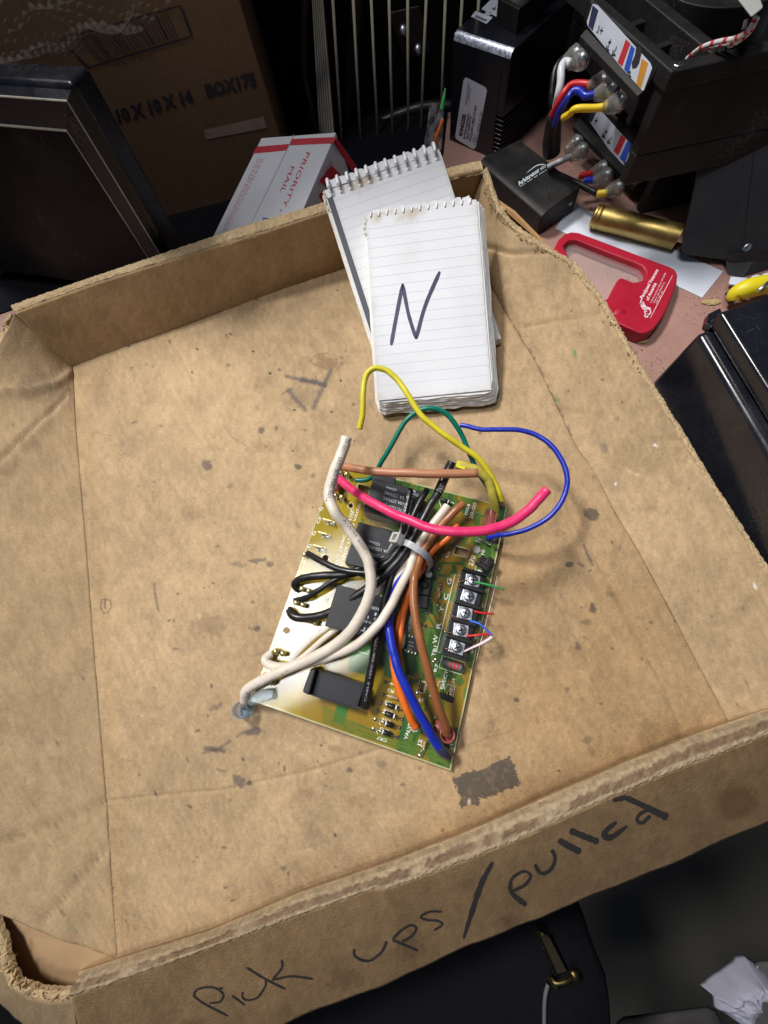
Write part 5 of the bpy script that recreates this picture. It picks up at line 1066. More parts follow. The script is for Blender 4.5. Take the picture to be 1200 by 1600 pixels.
# raised terminal tray on top
tr = [(775,38),(778,10),(800,-22),(862,-14),(818,40),(806,53)]
b1 = [tp.at(x, y, 0) for x, y in [(774,40),(808,56),(880,-22),(820,-60),(790,-20)]]
b1 = [P(774,38,ZT), P(806,55,ZT), P(880,-10,ZT), P(846,-28,ZT)]
hh_ = 13; w1 = [p+np.array([0, 0, hh_]) for p in b1]
ctr = sum(w1)/4; wi = [p+(ctr-p)*.14 for p in w1]; wb = [p-np.array([0, 0, hh_-3]) for p in wi]
V = w1+wi+wb+b1; o = mk('terminal_tray', V, [(0,1,5,4),(1,2,6,5),(2,3,7,6),(3,0,4,7),(4,5,9,8),(5,6,10,9),(6,7,11,10),(7,4,8,11),(8,9,10,11),(0,12,13,1),(1,13,14,2),(2,14,15,3),(3,15,12,0)], M['blackdust'], DM); bevel(o, .5)
for x, y in [(806,22),(822,2),(842,-8)]:
    c = P(x, y, ZT+4); mk('capped_bolt', *lathe_geo(c, (0, .1, 1), [(6, 0), (6.5, 4), (5.5, 9), (3, 12), (.5, 12.5)], 16), M['clear'], DM, smooth=True); mk('bolt_head', *cyl_geo(c+np.array([0, 0, 1]), (0, 0, 1), 4, 8, 6), M['zinc'], DM)

# ------------------------------------------------------------------ two controllers (same kind), one on top of the other
def controller(label, corner_px, zt, zb, up, lw, off):
    """corner_px: front rim corner; lw: pixel dictionary of its face"""
    c = P(*corner_px, zt); t = T('motor_controller', label, 'controller', c*np.array([1, 1, 0])+np.array([0, 0, zb]), group='stacked black controllers'); return t, c
UZ = 102; ub = 44
cU = P(1050,112,UZ); lU = P(915,-8,UZ); rU = P(1260,66,UZ)
eL = (lU-cU)/np.linalg.norm(lU-cU); eR = (rU-cU)/np.linalg.norm(rU-cU)
def build_ctl(cU, UZ, zb, label, text_dx, wires, upper):
    t = T('motor_controller', label, 'controller', cU*np.array([1, 1, 0])+np.array([0, 0, zb]), group='stacked black controllers')
    k = lambda l, r, z: cU*np.array([1, 1, 0])+eL*l+eR*r+np.array([0, 0, z])
    LL, RR = 175, 150; inset = 2.5; lipz = 9
    # slanting left face: rim edge -> label panel leaning out over the terminal ledge
    pan = 26.; ledge = 15.
    nL = np.cross(eL, (0, 0, 1)); nL = nL if nL @ (CAMP-cU) > 0 else -nL; nL[2] = 0
    zp = UZ-lipz
    def f(l, o_, z): return cU*np.array([1, 1, 0])+eL*l+nL*o_+np.array([0, 0, z])
    # main body
    rs_ = 42. if upper else 24.; zl = zb+.3; hz_ = UZ-lipz+.1
    pl_ = [(1.5, 1.5), (1.5, RR-1), (LL-1, RR-1), (LL-1, rs_), (9, rs_), (9, 1.5)]
    if upper:
        prism('lower_case', [k(l, r, UZ-40) for l, r in pl_], (0, 0, zl-(UZ-40)), M['blackdust'], t, 1.2, 2)
        prism('lower_case', [k(l, r, hz_) for l, r in [(1.5, 1.5), (1.5, RR-1), (5, RR-1), (5, 50), (LL-1, 50), (LL-1, rs_), (9, rs_), (9, 1.5)]], (0, 0, -(hz_-UZ)-40.2), M['blackdust'], t, .8, 2, label='side wall of the open controller')
        prism('lower_case', [k(l, r, hz_) for l, r in [(5.1, RR-6), (5.1, RR-1), (LL-1, RR-1), (LL-1, 50.2), (LL-6, 50.2), (LL-6, RR-6)]], (0, 0, -31), M['blackdust'], t, .5, 2, label='far walls of the open controller')
    else: prism('lower_case', [k(l, r, hz_) for l, r in pl_], (0, 0, zl-hz_), M['blackdust'], t, 1.2, 2)
    for l in (36, 62, 92): bevel(mk('terminal_divider', *box_geo(k(l, rs_-4, zl+(hz_-zl)*.45), eL, np.cross((0, 0, 1), eL), np.array([0, 0, 1.]), 5, 10, (hz_-zl)*.8), M['blackpl'], t), .5)
    # rim tray, open on top
    w1 = [k(0, 0, UZ), k(LL, 0, UZ), k(LL, RR, UZ), k(0, RR, UZ)]; cen = sum(w1)/4; 
    wi = [k(9, 7, UZ), k(LL-8, 7, UZ), k(LL-8, RR-7, UZ), k(9, RR-7, UZ)]; wb = [p-np.array([0, 0, 8.8 if upper else 6]) for p in wi]; wo = [p-np.array([0, 0, lipz-.2]) for p in w1]
    V = w1+wi+wb+wo
    o = mk('rim', V, [(0,1,5,4),(1,2,6,5),(2,3,7,6),(3,0,4,7),(4,5,9,8),(5,6,10,9),(6,7,11,10),(7,4,8,11)]+([] if upper else [(8,9,10,11)])+[(0,12,13,1),(1,13,14,2),(2,14,15,3),(3,15,12,0)]+([(12,8,9,13),(13,9,10,14),(14,10,11,15),(15,11,8,12)] if upper else [(12,15,14,13)]), M['blackdust'], t); bevel(o, 1.0, 2)
    return t, k, f, nL, LL, RR
U1, kU, fU, nL, LL, RR = build_ctl(cU, UZ, ub, 'upper of two stacked black controllers, with red, blue and yellow leads and open top', 0, None, True)
# the body of the lip cuts into lower_case: lower it
LZ = 36; cL = P(1043,246,LZ); 
U2, kL, fL, _, _, _ = build_ctl(cL, LZ, -4.8, 'lower of two stacked black controllers, mostly hidden under the upper one', 0, None, False)
def panel(t, pxs_label, pxs_ledge, z_top, z_bot, z_led, body_depth, cols, holes, prints):
    """label panel (4 px corners: upper left, upper right, lower right, lower left) and ledge under it"""
    a = [P(*pxs_label[0], z_top), P(*pxs_label[1], z_top), P(*pxs_label[2], z_bot), P(*pxs_label[3], z_bot)]
    pl = plane3(a[0], a[1], a[3])
    push = -pl.n*6
    a[2] = pl.at(*pxs_label[2]); V = a+[p+push for p in a]
    o = mk('label_panel', V, HF, M['blackdust'], t); bevel(o, .6)
    lb_ = decal('spec_label', [cols['base']], pl, M['label'], t, h=.2)
    for key, mt in (('red', M['lred']), ('blue', M['lblue']), ('orange', M['lor']), ('dark', mat('dark label block', (.03, .04, .09), .5))):
        for pg in cols.get(key, []): decal('label_stripe', [pg], pl, mt, (lb_, t), h=.3)
    if holes: decal('label_notch', [holes], pl, M['ink'], (lb_, t), h=.34)
    texts('label_print', prints, pl, M['ink'], (lb_, t), h=.36)
    g = [P(*pxs_ledge[0], z_bot-1), P(*pxs_ledge[1], z_bot-1), P(*pxs_ledge[2], z_bot-3), P(*pxs_ledge[3], z_bot-3)]
    V = g+[p-np.array([0, 0, 3.5]) for p in g]; o = mk('terminal_ledge', V, HF, M['blackdust'], t, label='dusty ledge above the terminals'); bevel(o, .5)
    return pl
panel(U1, [(922,2),(1032,98),(1004,146),(912,32)], [(917,44),(1005,142),(996,150),(906,56)], 101.5, 94, 80, 14,
 dict(base=[(926,6),(934,8),(1016,98),(1019,106),(1006,141),(1001,143),(918,40),(917,34)], red=[(978,60),(984,68),(973,103),(965,96)] and [[(978,61),(985,68),(972,104),(965,97)]], blue=[[(986,70),(992,76),(982,116),(975,108)]], orange=[[(1003,91),(1013,99),(1001,139),(994,131)]], dark=[[(926,8),(935,16),(926,48),(919,40)]]),
 [(994,73),(1000,72),(1003,80),(999,98),(994,106),(988,107),(987,98),(992,86)], [('F+', (951,80), (957,62), 6, .03), ('F-', (961,88), (965,73), 6, .03), ('P', (985,122), (989,112), 7, .03), ('+', (942,54), (945,43), 8), ('Rot', (935,52), (938,40), 4)])
panel(U2, [(934,165),(1032,228),(1000,290),(905,180)], [(905,182),(999,284),(991,292),(896,196)], 35.5, 25, 20, 10,
 dict(base=[(930,172),(942,176),(1009,252),(1011,262),(996,288),(991,290),(921,190)], red=[[(971,210),(978,217),(966,243),(959,236)]], blue=[[(980,220),(987,226),(976,255),(968,247)]], orange=[[(1000,246),(1007,254),(994,284),(986,276)]], dark=[[(926,168),(932,174),(924,192),(919,186)]]),
 [(985,224),(997,236),(994,250),(988,256),(981,252)], [('F+', (945,216), (951,204), 6, .03), ('F-', (953,225), (957,214), 5.5, .03), ('P', (979,262), (982,254), 6, .03), ('+', (932,196), (937,184), 7)])
# open top of the upper one: round boss and ribs
o = mk('round_boss', *joined(cyl_geo(kU(100, 92, UZ-39), (0, 0, 1), 40, 33, 48)), M['blackdust'], U1); bevel(o, .8)
bevel(mk('inner_rib', *box_geo(kU(30, 95, UZ-22), eL, np.cross((0, 0, 1), eL), np.array([0, 0, 1.]), 48, 5, 26), M['blackdust'], U1), .5)
bevel(mk('inner_block', *box_geo(kU(30, 62, UZ-30), eL, np.cross((0, 0, 1), eL), np.array([0, 0, 1.]), 30, 22, 20), M['blackdust'], U1), .8)
for t, kk, z in ((U1, kU, UZ), (U2, kL, LZ)):
    c = kk(4.5, 5.5, z); mk('corner_screw', *lathe_geo(c, (0, 0, 1), [(2.6, 0), (2.5, .6), (1.4, 1.0), (.2, .5)], 16), M['tin'], t, smooth=True)
# capped terminals with leads
def cap_lead(t, pos, z, toward, zt_, lead, mt, r, lab, sleeve=True):
    c = P(*pos, z); d_ = P(*toward, zt_)-c; L_ = np.linalg.norm(d_); d_ /= L_; s_ = 1.0
    mk('terminal_cap', *tube_geo(catmull([c-d_*3, c, c+d_*4, c+d_*9, c+d_*L_], 4), [3.2, 5.8, 5.2, 3.2, 2.9], 14), M['clear'], t, smooth=True, label='clear cap of the '+lab)
    nrm = (CAMP-c)/np.linalg.norm(CAMP-c); mk('terminal_bolt', *lathe_geo(c-nrm*1, nrm, [(3.6, -1), (3.8, 2), (3.3, 4.2), (1.5, 5.2), (.3, 5.3)], 12), M['zinc'], t, smooth=True)
    if lead: 
        pts = [P(*p) for p in lead]; mk('lead_wire', *tube_geo(catmull(pts, 8), r, 12), mt, t, smooth=True, label=lab)
cap_lead(U1, (902,84), 74, (884,96), 70, [(893,87,70),(880,92,69),(868,108,66),(863,135,60),(862,165,52),(868,190,40)], M['bwire'], 2.1, 'black lead')
cap_lead(U1, (911,92), 78, (890,102), 72, [(892,100,73),(882,98,73),(877,108,72),(876,128,68),(872,150,62),(868,170,52)], mat('white lead insulation', (.66, .68, .72), .4), 2.6, 'white lead with a black band')
cap_lead(U1, (944,127), 74, (917,136), 71, [(925,133,72),(908,131,71),(892,133,70),(880,147,67),(870,165,61),(862,182,53)], M['red'], 2.1, 'red lead')
cap_lead(U1, (955,139), 78, (928,149), 75, [(930,147,75),(915,150,74),(905,142,74),(895,143,73),(886,156,70),(874,175,62),(866,194,52)], M['blue'], 2.1, 'blue lead')
cap_lead(U1, (970,158), 78, (944,168), 74, [(950,166,74),(930,169,73),(900,170,72),(890,178,67),(880,184,62)], mat('amber insulation', (.82, .58, .02), .4), 2.0, 'amber yellow lead')
mk('lead_sleeve', *tube_geo(catmull([P(866,178,54), P(864,200,44), P(862,222,34), P(862,240,26)], 6), [4.5, 6, 6.8, 6.5], 14), M['blackpl'], U1, smooth=True, label='black sleeve gathering the leads')
cap_lead(U2, (903,222), 20, (884,236), 17, None, None, 1, 'hidden lead'); cap_lead(U2, (912,234), 22, (890,248), 18, [(892,245,18),(880,250,17),(868,256,15),(855,262,13)], mat('grey white insulation', (.5, .5, .52), .4), 2.2, 'white lead of the lower controller')
cap_lead(U2, (944,262), 16, (922,272), 13, [(925,271,14),(905,275,13)], M['red'], 2.3, 'short red lead'); cap_lead(U2, (950,274), 18, (926,283), 14, [(930,281,15),(912,283,14)], M['blue'], 2.3, 'short blue lead')
cap_lead(U2, (968,292), 20, (946,302), 16, [(950,301,17),(933,303,15)], mat('amber lead end', (.80, .58, .03), .4), 2.4, 'short yellow lead'); mk('lead_wire', *tube_geo(catmull([P(934,303,15), P(905,288,14), P(870,272,12)], 6), 2.2, 12), M['blackdust'], U2, smooth=True, label='grey lead running down left')
# thermocouple wires
tw = T('striped_wires', 'white wires with pink and black dashes leaving the open top of the upper controller', 'wires', P(1073,92,96))
def striped(pts, r, dash, lab):
    path = catmull([P(*p) for p in pts], 10); mk('wire', *tube_geo(path, r, 12), mat('striped white insulation', (.66, .66, .66), .5), tw, smooth=True, label=lab)
    V = []; Fc = []
    for i in range(3, len(path)-3, 7):
        V, Fc = joined((V, Fc), tube_geo(path[i:i+3], r+.12, 12))
    mk('coloured_dash', V, Fc, dash, tw, label='dashes on the '+lab)
striped([(1073,92,90),(1095,75,100),(1120,66,106),(1148,60,110),(1168,48,114),(1182,25,118)], 1.15, M['lred'], 'pink dashed wire')
striped([(1112,86,98),(1135,74,104),(1152,66,108),(1160,52,110),(1166,30,114)], .95, M['ink'], 'black dashed wire')
striped([(1098,76,99),(1125,70,104),(1150,66,108),(1172,50,112),(1184,28,117)], .95, M['lred'], 'second pink dashed wire')
striped([(975+180,244,30),(935+165,255,30),(1085,262,30)], 1.1, M['bwire'], 'white wire behind the grey cover')
cn = hexa('grey_connector', [P(1142,-14,125), P(1180,-22,125), P(1193,12,122), P(1174,28,120)], [P(1142,-14,117), P(1180,-22,117), P(1193,12,114), P(1174,28,112)], mat('grey connector plastic', (.40, .42, .40), .5), None, .8); tag(cn, 'grey connector at the top right corner holding the striped wires', 'connector')
pp = hexa('paper_sheet', [P(1112,-10,70), P(1300,-60,70), P(1300,120,70), P(1175,56,70)], [P(1112,-10,69.6), P(1300,-60,69.6), P(1300,120,69.6), P(1175,56,69.6)], M['whitepl'], None, 0); tag(pp, 'white sheet at the top right corner behind the grey connector', 'paper')
# ------------------------------------------------------------------ small black recorder box
RZ = 14
q = [P(748,248,RZ), P(812,217,RZ), P(908,292,RZ), P(848,333,RZ)]
RB = T('recorder_box', 'small flat black box with a pale logo, just behind the tray corner', 'electronic box', sum(q)/4*np.array([1, 1, 0])+np.array([0, 0, -5]))
qo = [p.copy() for p in q]; iv = (q[1]-q[0])/np.linalg.norm(q[1]-q[0])
tin_ = [q[0]+iv*5, q[1], q[2], q[3]+iv*6]; lowe = [q[0]-np.array([0, 0, 3.5]), q[3]-np.array([0, 0, 3.5])]
V = tin_+lowe+[p*np.array([1, 1, 0])+np.array([0, 0, -4.8]) for p in (q[0], q[1], q[2], q[3])]
o = mk('case', V, [(0,1,2,3),(0,3,5,4),(4,5,9,6),(5,3,2,8,9),(0,4,6,7,1),(1,7,8,2),(6,9,8,7)], M['blackdust'], RB); bevel(o, 1.4, 3)
rp = Plane(q[0], (0, 0, 1)); texts('logo_print', [('Arbitrator', (811,290), (844,267), 6, .03), ('HD', (846,266), (852,261), 4, .03), ('ılılıı ılıllı ılıl ılıllııl', (813,292), (854,266), 2)], rp, M['logo'], RB, h=.2, label='pale printed word Arbitrator HD')
strokes('logo_arc', [[(823,270),(838,259),(850,257),(853,262)]], [.6, 1.4, 1.2, .5], rp, M['logo'], RB, h=.2)
sp_ = plane3(q[2], q[3], q[2]-np.array([0, 0, 10])); decal('port', [[(871,326),(881,319),(881,327),(872,334)]], sp_, M['ink'], RB, h=.2); decal('port', [[(889,318),(894,315),(894,319),(889,322)]], sp_, M['tin'], RB, h=.2)
# ------------------------------------------------------------------ paper strip, brass cylinder, magnifier
ps = [P(x, y, DZ+.5) for x, y in [(894,318),(1130,424),(1097,465),(868,357)]]
o = prism('paper_strip', ps, (0, 0, -.35), M['whitepl'], None); tag(o, 'blank white card strip under the brass cylinder', 'card')
zr = DZ+.8+8.2; a = P(927,337,zr); b = P(1060,371,zr); d_ = (b-a)/np.linalg.norm(b-a); Lb = np.linalg.norm(b-a); R_ = 8.2
BC = T('brass_cylinder', 'brushed brass tube with a rounded banded cap lying on the white card', 'brass tube', (a+b)/2*np.array([1, 1, 0])+np.array([0, 0, DZ]))
mk('tube_body', *lathe_geo(a, d_, [(R_*.97, 6.5), (R_, 7), (R_, Lb), (R_*.93, Lb+.1), (R_*.9, Lb-2), (.1, Lb-6)], 64), M['brass'], BC, smooth=True); bpy.context.object
mk('tube_cap', *lathe_geo(a, d_, [(.1, -.2), (R_*.75, 0), (R_*.95, .8), (R_*1.0, 2.2), (R_*.94, 2.8), (R_*.99, 3.4), (R_*.99, 6), (R_*.93, 6.6), (R_*.9, 6.8)], 64), M['brass'], BC, smooth=True, label='banded cap end')
for o in BC.o.children: o.modifiers.new('es', 'EDGE_SPLIT').split_angle = math.radians(40)
mz = DZ+10.
MG = T('magnifier', 'red plastic magnifier card with white print, lying on the desk beside the tray', 'magnifier', P(980,440,DZ))
outer = [(866,387),(873,374),(883,365),(893,362),(904,363),(955,382),(1005,401),(1046,416),(1055,421),(1059,429),(1058,440),(1050,463),(1040,487),(1030,503),(1020,515),(1010,520),(1000,520),(975,509),(950,496),(925,482),(905,465),(885,430)]
inner = [(880,384),(889,375),(900,374),(950,394),(990,409),(1004,415),(1010,424),(1009,434),(1003,439),(990,441),(975,435),(969,434),(964,439),(957,452),(950,466),(943,470),(930,462),(910,440),(893,410)]
cu = bpy.data.curves.new('m', 'CURVE'); cu.dimensions = '2D'; cu.fill_mode = 'BOTH'; org = P(980,440,mz)
for pl_ in (outer, inner):
    s_ = cu.splines.new('POLY'); pts = [P(x, y, mz)-org for x, y in pl_]; s_.points.add(len(pts)-1); s_.use_cyclic_u = True
    for i, p in enumerate(pts): s_.points[i].co = (p[0], p[1], 0, 1)
cu.extrude = 3.6; cu.bevel_depth = 1.2; cu.bevel_resolution = 3; cu.offset = -1.1
tmp = bpy.data.objects.new('m', cu); COL.objects.link(tmp); dg = bpy.context.evaluated_depsgraph_get(); dg.update(); me = bpy.data.meshes.new_from_object(tmp.evaluated_get(dg))
V = [np.array(v.co)+org-np.array([0, 0, 4.8]) for v in me.vertices]; Fc = [tuple(p.vertices) for p in me.polygons]; bpy.data.objects.remove(tmp)
mg = mk('magnifier_body', V, Fc, M['redpl'], MG, smooth=True); mg.modifiers.new('es', 'EDGE_SPLIT').split_angle = math.radians(38)
prism('lens', [P(x, y, mz-4) for x, y in inner], (0, 0, -1.6), M['lens'], MG)
mpn = Plane((0, 0, mz), (0, 0, 1))
texts('print', [('Paralyzed Veterans', (1004,467), (1029,422), 5.2, .03), ('of America', (1013,470), (1026,443), 5.2, .03), ('7 Mill Brook Road, Wilton, NH 03086', (1018,474), (1041,427), 2.6), ('www ılılı ıllılıılıl ılı', (1022,474), (1039,442), 2.6), ('ılıl ıllı ılı', (1026,474), (1036,456), 2.6)], mpn, M['logop'], MG, h=.15, label='white lettering on the red plastic')
strokes('print_line', [[(1016,497),(1051,430)]], .9, mpn, M['logop'], MG, h=.15, sub=1)
wh = [[(x+r_*math.cos(t), y+r_*math.sin(t)) for t in np.linspace(0, 2*math.pi, 16)] for x, y, r_ in [(1012,487,4.6),(1010,493,2.4)]]
strokes('emblem', wh+[[(1000,473),(1004,481),(1011,487)], [(1004,471),(1009,479),(1017,482)], [(1003,466),(1001,474),(1006,480)], [(1004,474),(1009,483)]], 1.7, mpn, M['logop'], MG, h=.16, label='white wheelchair emblem')
mk('release_button', *lathe_geo(P(966,494,mz-2.5), (0, -.55, .8), [(4.6, 0), (4.8, 1.6), (4.0, 2.4), (.2, 2.6)], 24), M['redpl'], MG, smooth=True)
# ------------------------------------------------------------------ dark cover plate leaning at the right
GP = T('cover_plate', 'matt dark grey folded cover with a screw, leaning at the right edge', 'metal cover', P(1150,400,DZ))
plt = [P(1104,192,62), P(1112,183,63), P(1200,169,66), P(1300,150,70), P(1300,385,16), P(1156,410,3), P(1070,397,0), P(1066,388,1)]
pg = plane3(P(1104,192,62), P(1300,150,70), P(1110,400,2)); plt = [pg.at(*p) for p in [(1106,196),(1115,184),(1200,169),(1300,150),(1300,385),(1156,410),(1070,397),(1066,388)]]
M['grey'] = mat('matt dark grey sheet', (.035, .036, .042), .6, noise=.2, nscale=40, bump=.1, bscale=900, dust=.25, dustc=(.09, .085, .08), dscale=18, speck=.25)
prism('cover_face', plt, -pg.n*3, M['grey'], GP, .8, 2)
strokes('fold_line', [[(1187,172),(1172,290),(1158,409)]], 1.2, pg, M['comp'], GP, h=.1, sub=2); c = pg.at(1167, 388, .2); mk('cover_screw', *lathe_geo(c, pg.n, [(3.2, 0), (3.0, .8), (1.8, 1.2), (.8, .6)], 18), M['zinc'], GP, smooth=True)
decal('scuff', [[(1126,228),(1129,226),(1130,224),(1131,227),(1134,228),(1131,230),(1130,233),(1128,230)]], pg, mat('pale scuff', (.3, .32, .36), .6), GP, h=.12)
decal('slot', [[(1159,256),(1162,253),(1162,264),(1159,266)], [(1138,359),(1140,357),(1140,366),(1138,368)]], pg, M['ink'], GP, h=.12)
hexa('cover_foot', [P(1134,404,1), P(1178,404,1), P(1240,380,12), P(1140,398,6)], [P(1136,430,DZ), P(1160,434,DZ), P(1240,410,DZ), P(1150,420,DZ)], M['grey'], GP, .6)
hexa('cover_back', [P(1090,178,52), P(1200,142,60), P(1300,130,62), P(1120,210,45)], [P(1090,200,20), P(1200,182,20), P(1300,170,20), P(1120,240,20)], M['blackdust'], GP, 1.)
r_ = random.Random(31); sl_ = []
for k in range(22):
    x, y = r_.uniform(1100, 1195), r_.uniform(215, 385); a_ = r_.uniform(0, 3.1); l_ = r_.uniform(2, 12); sl_.append([(x, y), (x+l_*math.cos(a_), y+l_*math.sin(a_))])
strokes('fine_scratches', sl_, .35, pg, mat('faint scratch', (.085, .085, .09), .6), GP, h=.12, sub=2)
# ------------------------------------------------------------------ black lidded box at the lower right
bT = 42; bc_ = P(1015,600,DZ); tc_ = P(1090,519,bT); be = P(1200,706,bT)
e1 = (be-tc_); e1[2] = 0; e1 /= np.linalg.norm(e1); 
TB = T('lidded_box', 'glossy black plastic box with a screw ear on its lid, near the magnifier', 'plastic box', bc_)
sd = P(1200,462,bT)-P(1120,488,bT); sd[2] = 0; sd /= np.linalg.norm(sd); e2 = sd
M['gloss'] = mat('glossy black case', (.009, .010, .016), .22, noise=.25, nscale=60, bump=.05, bscale=900, dust=.10, dustc=(.12, .12, .13), coat=.3, dscale=20, speck=.12)
topq = [tc_, tc_+e1*260, tc_+e1*260+e2*150, tc_+e2*150]
botq = [bc_, bc_+e1*260, bc_+e1*260+e2*165, bc_+e2*165]
botq = [np.array([p[0], p[1], DZ+.2]) for p in botq]
hexa('box_body', topq, botq, M['gloss'], TB, 3.6, 4)
lz = bT+6; l0 = P(1124,486,lz+5); li = [l0, l0+e1*255, l0+e1*255+e2*130, l0+e2*130]
hexa('box_lid', li, [p-np.array([0, 0, 10.6]) for p in li], M['gloss'], TB, 2.4, 4)
lo2 = l0-e2*0-np.array([0, 0, 7]); ear = [P(1104,505,bT+3), P(1108,489,bT+3), P(1126,480,bT+3), P(1134,500,bT+3), P(1112,512,bT+3)]
prism('screw_ear', ear, (0, 0, -5), M['gloss'], TB, .8, 2); mk('screw_hole', *cyl_geo(P(1117,503,bT+3.02), (0, 0, 1), 2.1, .12, 16), M['ink'], TB); mk('ear_screw', *lathe_geo(P(1116,504,bT+3.1), (0, 0, 1), [(1.3, 0), (.9, .2), (.1, .25)], 12), M['tin'], TB, smooth=True)
lp = Plane(l0, (0, 0, 1)); strokes('scratch', [[(1165,520),(1172,516),(1180,513)], [(1181,508),(1188,517)]], .35, lp, mat('scratch', (.12, .13, .17), .5), TB, h=.05, sub=3)
r_ = random.Random(21); sl_ = []
for k in range(16):
    x, y = r_.uniform(1135, 1196), r_.uniform(480, 560); a_ = r_.uniform(0, 3.1); l_ = r_.uniform(2, 9); sl_.append([(x, y), (x+l_*math.cos(a_)*.6, y+l_*math.sin(a_)*.5+r_.uniform(-1, 1)), (x+l_*math.cos(a_), y+l_*math.sin(a_))])
strokes('fine_scratches', sl_, .28, lp, mat('fine scratch', (.07, .075, .09), .5), TB, h=.05, sub=2)
# ------------------------------------------------------------------ yellow tag and white plug by the box
YT = T('yellow_clip', 'bright yellow plastic clip with a metal pin, half hidden behind the lidded box', 'plastic clip', P(1170,460,DZ))
V, Fc = tube_geo(catmull([P(1146,470,2), P(1150,460,5), P(1165,452,8), P(1185,447,9), P(1215,440,9)], 8), [3.5, 5.5, 6.4, 6.4, 6.], 16)
mk('clip_body', V, Fc, M['yellowpl'], YT, smooth=True); mk('clip_pin', *tube_geo([P(1186,454,17), P(1202,440,17)], 1.2, 10), M['zinc'], YT, smooth=True)
mk('clip_tip', *tube_geo([P(1148,468,1), P(1135,458,-1)], [2.6, 1.2], 8), M['ink'], YT, smooth=True)
WP = T('white_plug', 'white plastic plug and looped cable lying above the yellow clip', 'plug', P(1150,440,DZ))
hexa('plug_body', [P(1142,432,3), P(1168,434,3), P(1166,448,2), P(1138,444,2)], [P(1142,436,DZ+.3), P(1168,438,DZ+.3), P(1166,450,DZ+.3), P(1138,447,DZ+.3)], M['whitepl'], WP, .6)
mk('plug_cable', *tube_geo(catmull([P(1155,446,4), P(1170,444,7), P(1176,436,8), P(1183,434,8), P(1190,441,7), P(1188,446,5)], 8), 1.8, 10), M['whitepl'], WP, smooth=True)
mk('plug_cable', *tube_geo(catmull([P(1186,440,6), P(1196,432,8), P(1215,434,8)], 8), 2.2, 10), M['whitepl'], WP, smooth=True)
mk('yellow_core', *tube_geo([P(1176,441,7), P(1187,446,7)], 2.2, 10), M['yellowpl'], WP, smooth=True)
# ------------------------------------------------------------------ small bag with loose wires behind the notepad coil
PB = T('clear_bag', 'small clear plastic bag standing between the rack wires and the drive module', 'plastic bag', P(676,232,0))
V = [PY(672,162,372), PY(694,160,372), PY(690,236,364), PY(662,232,364)]; bgm = mat('clear bag film', (.55, .55, .6), .18, trans=.65, ior=1.15, bump=.8, bscale=60, alpha=.85)
n_ = 14; a, b = np.meshgrid(np.linspace(0, 1, n_), np.linspace(0, 1, n_), indexing='ij'); a = a.ravel()[:, None]; b = b.ravel()[:, None]
Vb = (V[0]*(1-a)+V[1]*a)*(1-b)+(V[3]*(1-a)+V[2]*a)*b; Vb[:, 1] += (fbm(a[:, 0]*5, b[:, 0]*5, 3, 2)-.5)*6
mk('bag_film', Vb, grid_faces(n_, n_), bgm, PB, smooth=True)
mk('loose_wire', *tube_geo(catmull([PY(679,236,362), PY(682,214,362), PY(688,198,363), PY(692,186,364)], 6), 1.2, 10), M['orange'], PB, smooth=True, label='orange wire in the bag'); mk('loose_wire', *tube_geo(catmull([PY(690,172,366), PY(693,155,368), PY(696,138,370)], 6), [1.5, 1.3, .4], 10), M['green2'], PB, smooth=True, label='green wire end above the bag')
# dirt on the desk
for i, (x, y, r_, lab) in enumerate([(1112,472,2.6,'pale paper shred beside the tip of the white card'), (1005,533,1.6,'small dark crumb under the red magnifier'), (1036,352,1.,'tiny crumb on the white card')]):
    o = lump('debris', x, y, DZ+.7, r_*1.4, 40+i, parent=None, sq=(1.6, .7, .2)); tag(o, lab, 'debris')
r_ = random.Random(12); V = []; Fc = []
for k in range(150):
    c = [(1095,490),(1000,560),(960,410),(1040,570),(1105,470),(975,430)][k % 6]; x, y = c[0]+r_.gauss(0, 16), c[1]+r_.gauss(0, 12)
    V, Fc = joined((V, Fc), box_geo(P(x, y, DZ+.25), *rotv(np.array([r_.random(), r_.random(), r_.random()])*3).T, r_.uniform(.3, .9), r_.uniform(.2, .5), .3))
o = mk('desk_grit', V, Fc, mat('desk grit', (.12, .10, .07), .9), None); tag(o, 'scattered dark grit on the mauve desk', 'grit', kind='stuff')

# ------------------------------------------------------------------ things below the tray: bag, tissue, cover
bagz = -110
poly = [(380,1640),(420,1560),(700,1440),(905,1400),(925,1450),(940,1500),(962,1550),(968,1640),(975,1700),(380,1700)]
BG = T('black_bag', 'black cloth bag with an antique brass zip pull, on the floor below the tray front', 'bag', P(700,1600,-400))
c3_ = [P(x, y, bagz) for x, y in poly]; cen = sum(c3_)/len(c3_); rings = []
for s_, z in ((1.0, -420), (1.02, -150), (1.0, -122), (.93, -110), (.6, -104), (.2, -102)):
    rp_ = resample([cen*np.array([1, 1, 0])+((p-cen)*s_)*np.array([1, 1, 0])+np.array([0, 0, z]) for p in c3_+[c3_[0]]], 61)[:-1]; rp_ += np.array([[6*(vn(np.array([p[0]/25]), np.array([p[1]/25+z/40]), 3)[0]-.5)]*2+[5*(vn(np.array([p[0]/20]), np.array([p[1]/20]), 5)[0]-.5)] for p in rp_]); rings.append(rp_)
V = np.vstack(rings); n = 60; Fc = [(i*n+k, i*n+(k+1) % n, (i+1)*n+(k+1) % n, (i+1)*n+k) for i in range(5) for k in range(n)]+[tuple(range(5*n, 6*n))]
fixn(mk('bag_cloth', V, Fc, M['bag'], BG, smooth=True))
zz_ = -98
zp_ = prism('zip_pull', [P(838,1455,zz_), P(858,1463,zz_), P(886,1518,zz_-2), P(868,1524,zz_-2)], (0, 0, -1.5), mat('zip pull face', (.05, .042, .025), .45, metal=.6), BG, .4)
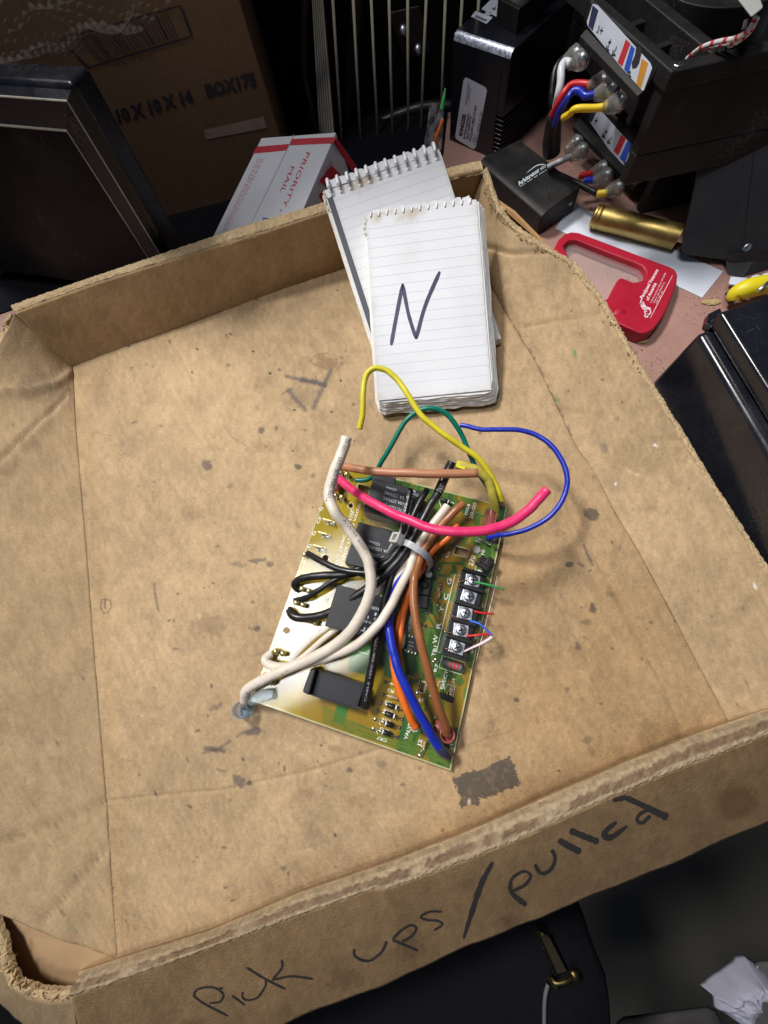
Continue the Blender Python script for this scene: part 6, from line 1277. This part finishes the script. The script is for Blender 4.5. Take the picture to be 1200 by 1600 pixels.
mk('zip_rim', *tube_geo(catmull([P(868,1524,zz_), P(838,1455,zz_+1), P(858,1463,zz_+1)], 1), .9, 8), M['zip'], (zp_, BG), smooth=True)
mk('zip_slider', *joined(tube_geo(catmull([P(862,1528,zz_+2), P(868,1536,zz_+4), P(884,1533,zz_+4), P(893,1526,zz_+2)], 6), 1.4, 10), tube_geo(catmull([P(860,1526,zz_), P(864,1536,zz_), P(870,1542,zz_)], 6), 1.5, 10), lathe_geo(P(897,1524,zz_-1), (0, 0, 1), [(2.6, -2), (3.2, 0), (2.4, 1.6), (.4, 2)], 16)), M['zip'], BG, smooth=True)
mk('zip_cord', *tube_geo(catmull([P(856,1538,zz_-3), P(851,1565,zz_-3), P(850,1640,zz_-3)], 8), 1.3, 8), mat('grey cord', (.10, .10, .11), .6), BG, smooth=True)
tp_ = [(1093,1538),(1120,1516),(1132,1508),(1148,1492),(1160,1490),(1186,1508),(1190,1520),(1172,1524),(1176,1545),(1172,1575),(1160,1600),(1128,1580),(1114,1572),(1112,1552)]
TS_ = resample(np.array([P(x, y, -300) for x, y in tp_+[tp_[0]]]), 121)[:-1]; cen = TS_.mean(0); Vn = []; nr_ = 30
for i in range(nr_):
    s_ = 1-i/(nr_-1)*.985
    for p in TS_:
        q = cen+(p-cen)*s_; hgt = 26*(1-s_**3)
        def rg(sc_, sd_): return 1-abs(2*fbm(np.array([q[0]/sc_]), np.array([q[1]/sc_]), sd_, 2)[0]-1)*2.2
        q = q+np.array([0, 0, hgt+(8*rg(34, 3)+3.5*rg(14, 9)+1.2*rg(5, 14))*min(1, (1-s_)*4+.15)]); Vn.append(q)
n = 120; Fc = [(i*n+k, i*n+(k+1) % n, (i+1)*n+(k+1) % n, (i+1)*n+k) for i in range(nr_-1) for k in range(n)]+[tuple(range((nr_-1)*n, nr_*n))]
o = fixn(mk('crumpled_tissue', Vn, Fc, M['tissue'], None, smooth=True)); solid(o, .5); tag(o, 'crumpled pale lilac tissue near the floor at the bottom right corner', 'tissue')
cl = hexa('clear_sleeve', [P(1150,1610,-290), P(1178,1500,-290), P(1300,1500,-290), P(1300,1700,-290)], [P(1150,1610,-330), P(1178,1500,-330), P(1300,1500,-330), P(1300,1700,-330)], mat('murky packaging', (.10, .10, .10), .3, noise=.5, nscale=20), None, 6); tag(cl, 'murky crumpled packaging right of the pale tissue', 'packaging')
cl = hexa('dark_bundle', [P(960,1590,-300), P(1120,1570,-290), P(1150,1680,-300), P(960,1700,-300)], [P(960,1590,-360), P(1120,1570,-360), P(1150,1680,-360), P(960,1700,-360)], mat('dim cloth', (.045, .042, .045), .9, noise=.5, nscale=20), None, 10); tag(cl, 'dim dark cloth bundle at the bottom edge between bag and tissue', 'cloth')
wp = hexa('paper_scrap', [P(50,1575,-200), P(66,1590,-200), P(80,1640,-200), P(46,1640,-200)], [P(50,1575,-204), P(66,1590,-204), P(80,1640,-204), P(46,1640,-204)], M['whitepl'], None, .5); tag(wp, 'narrow pale scrap visible under the front left corner of the tray', 'paper')
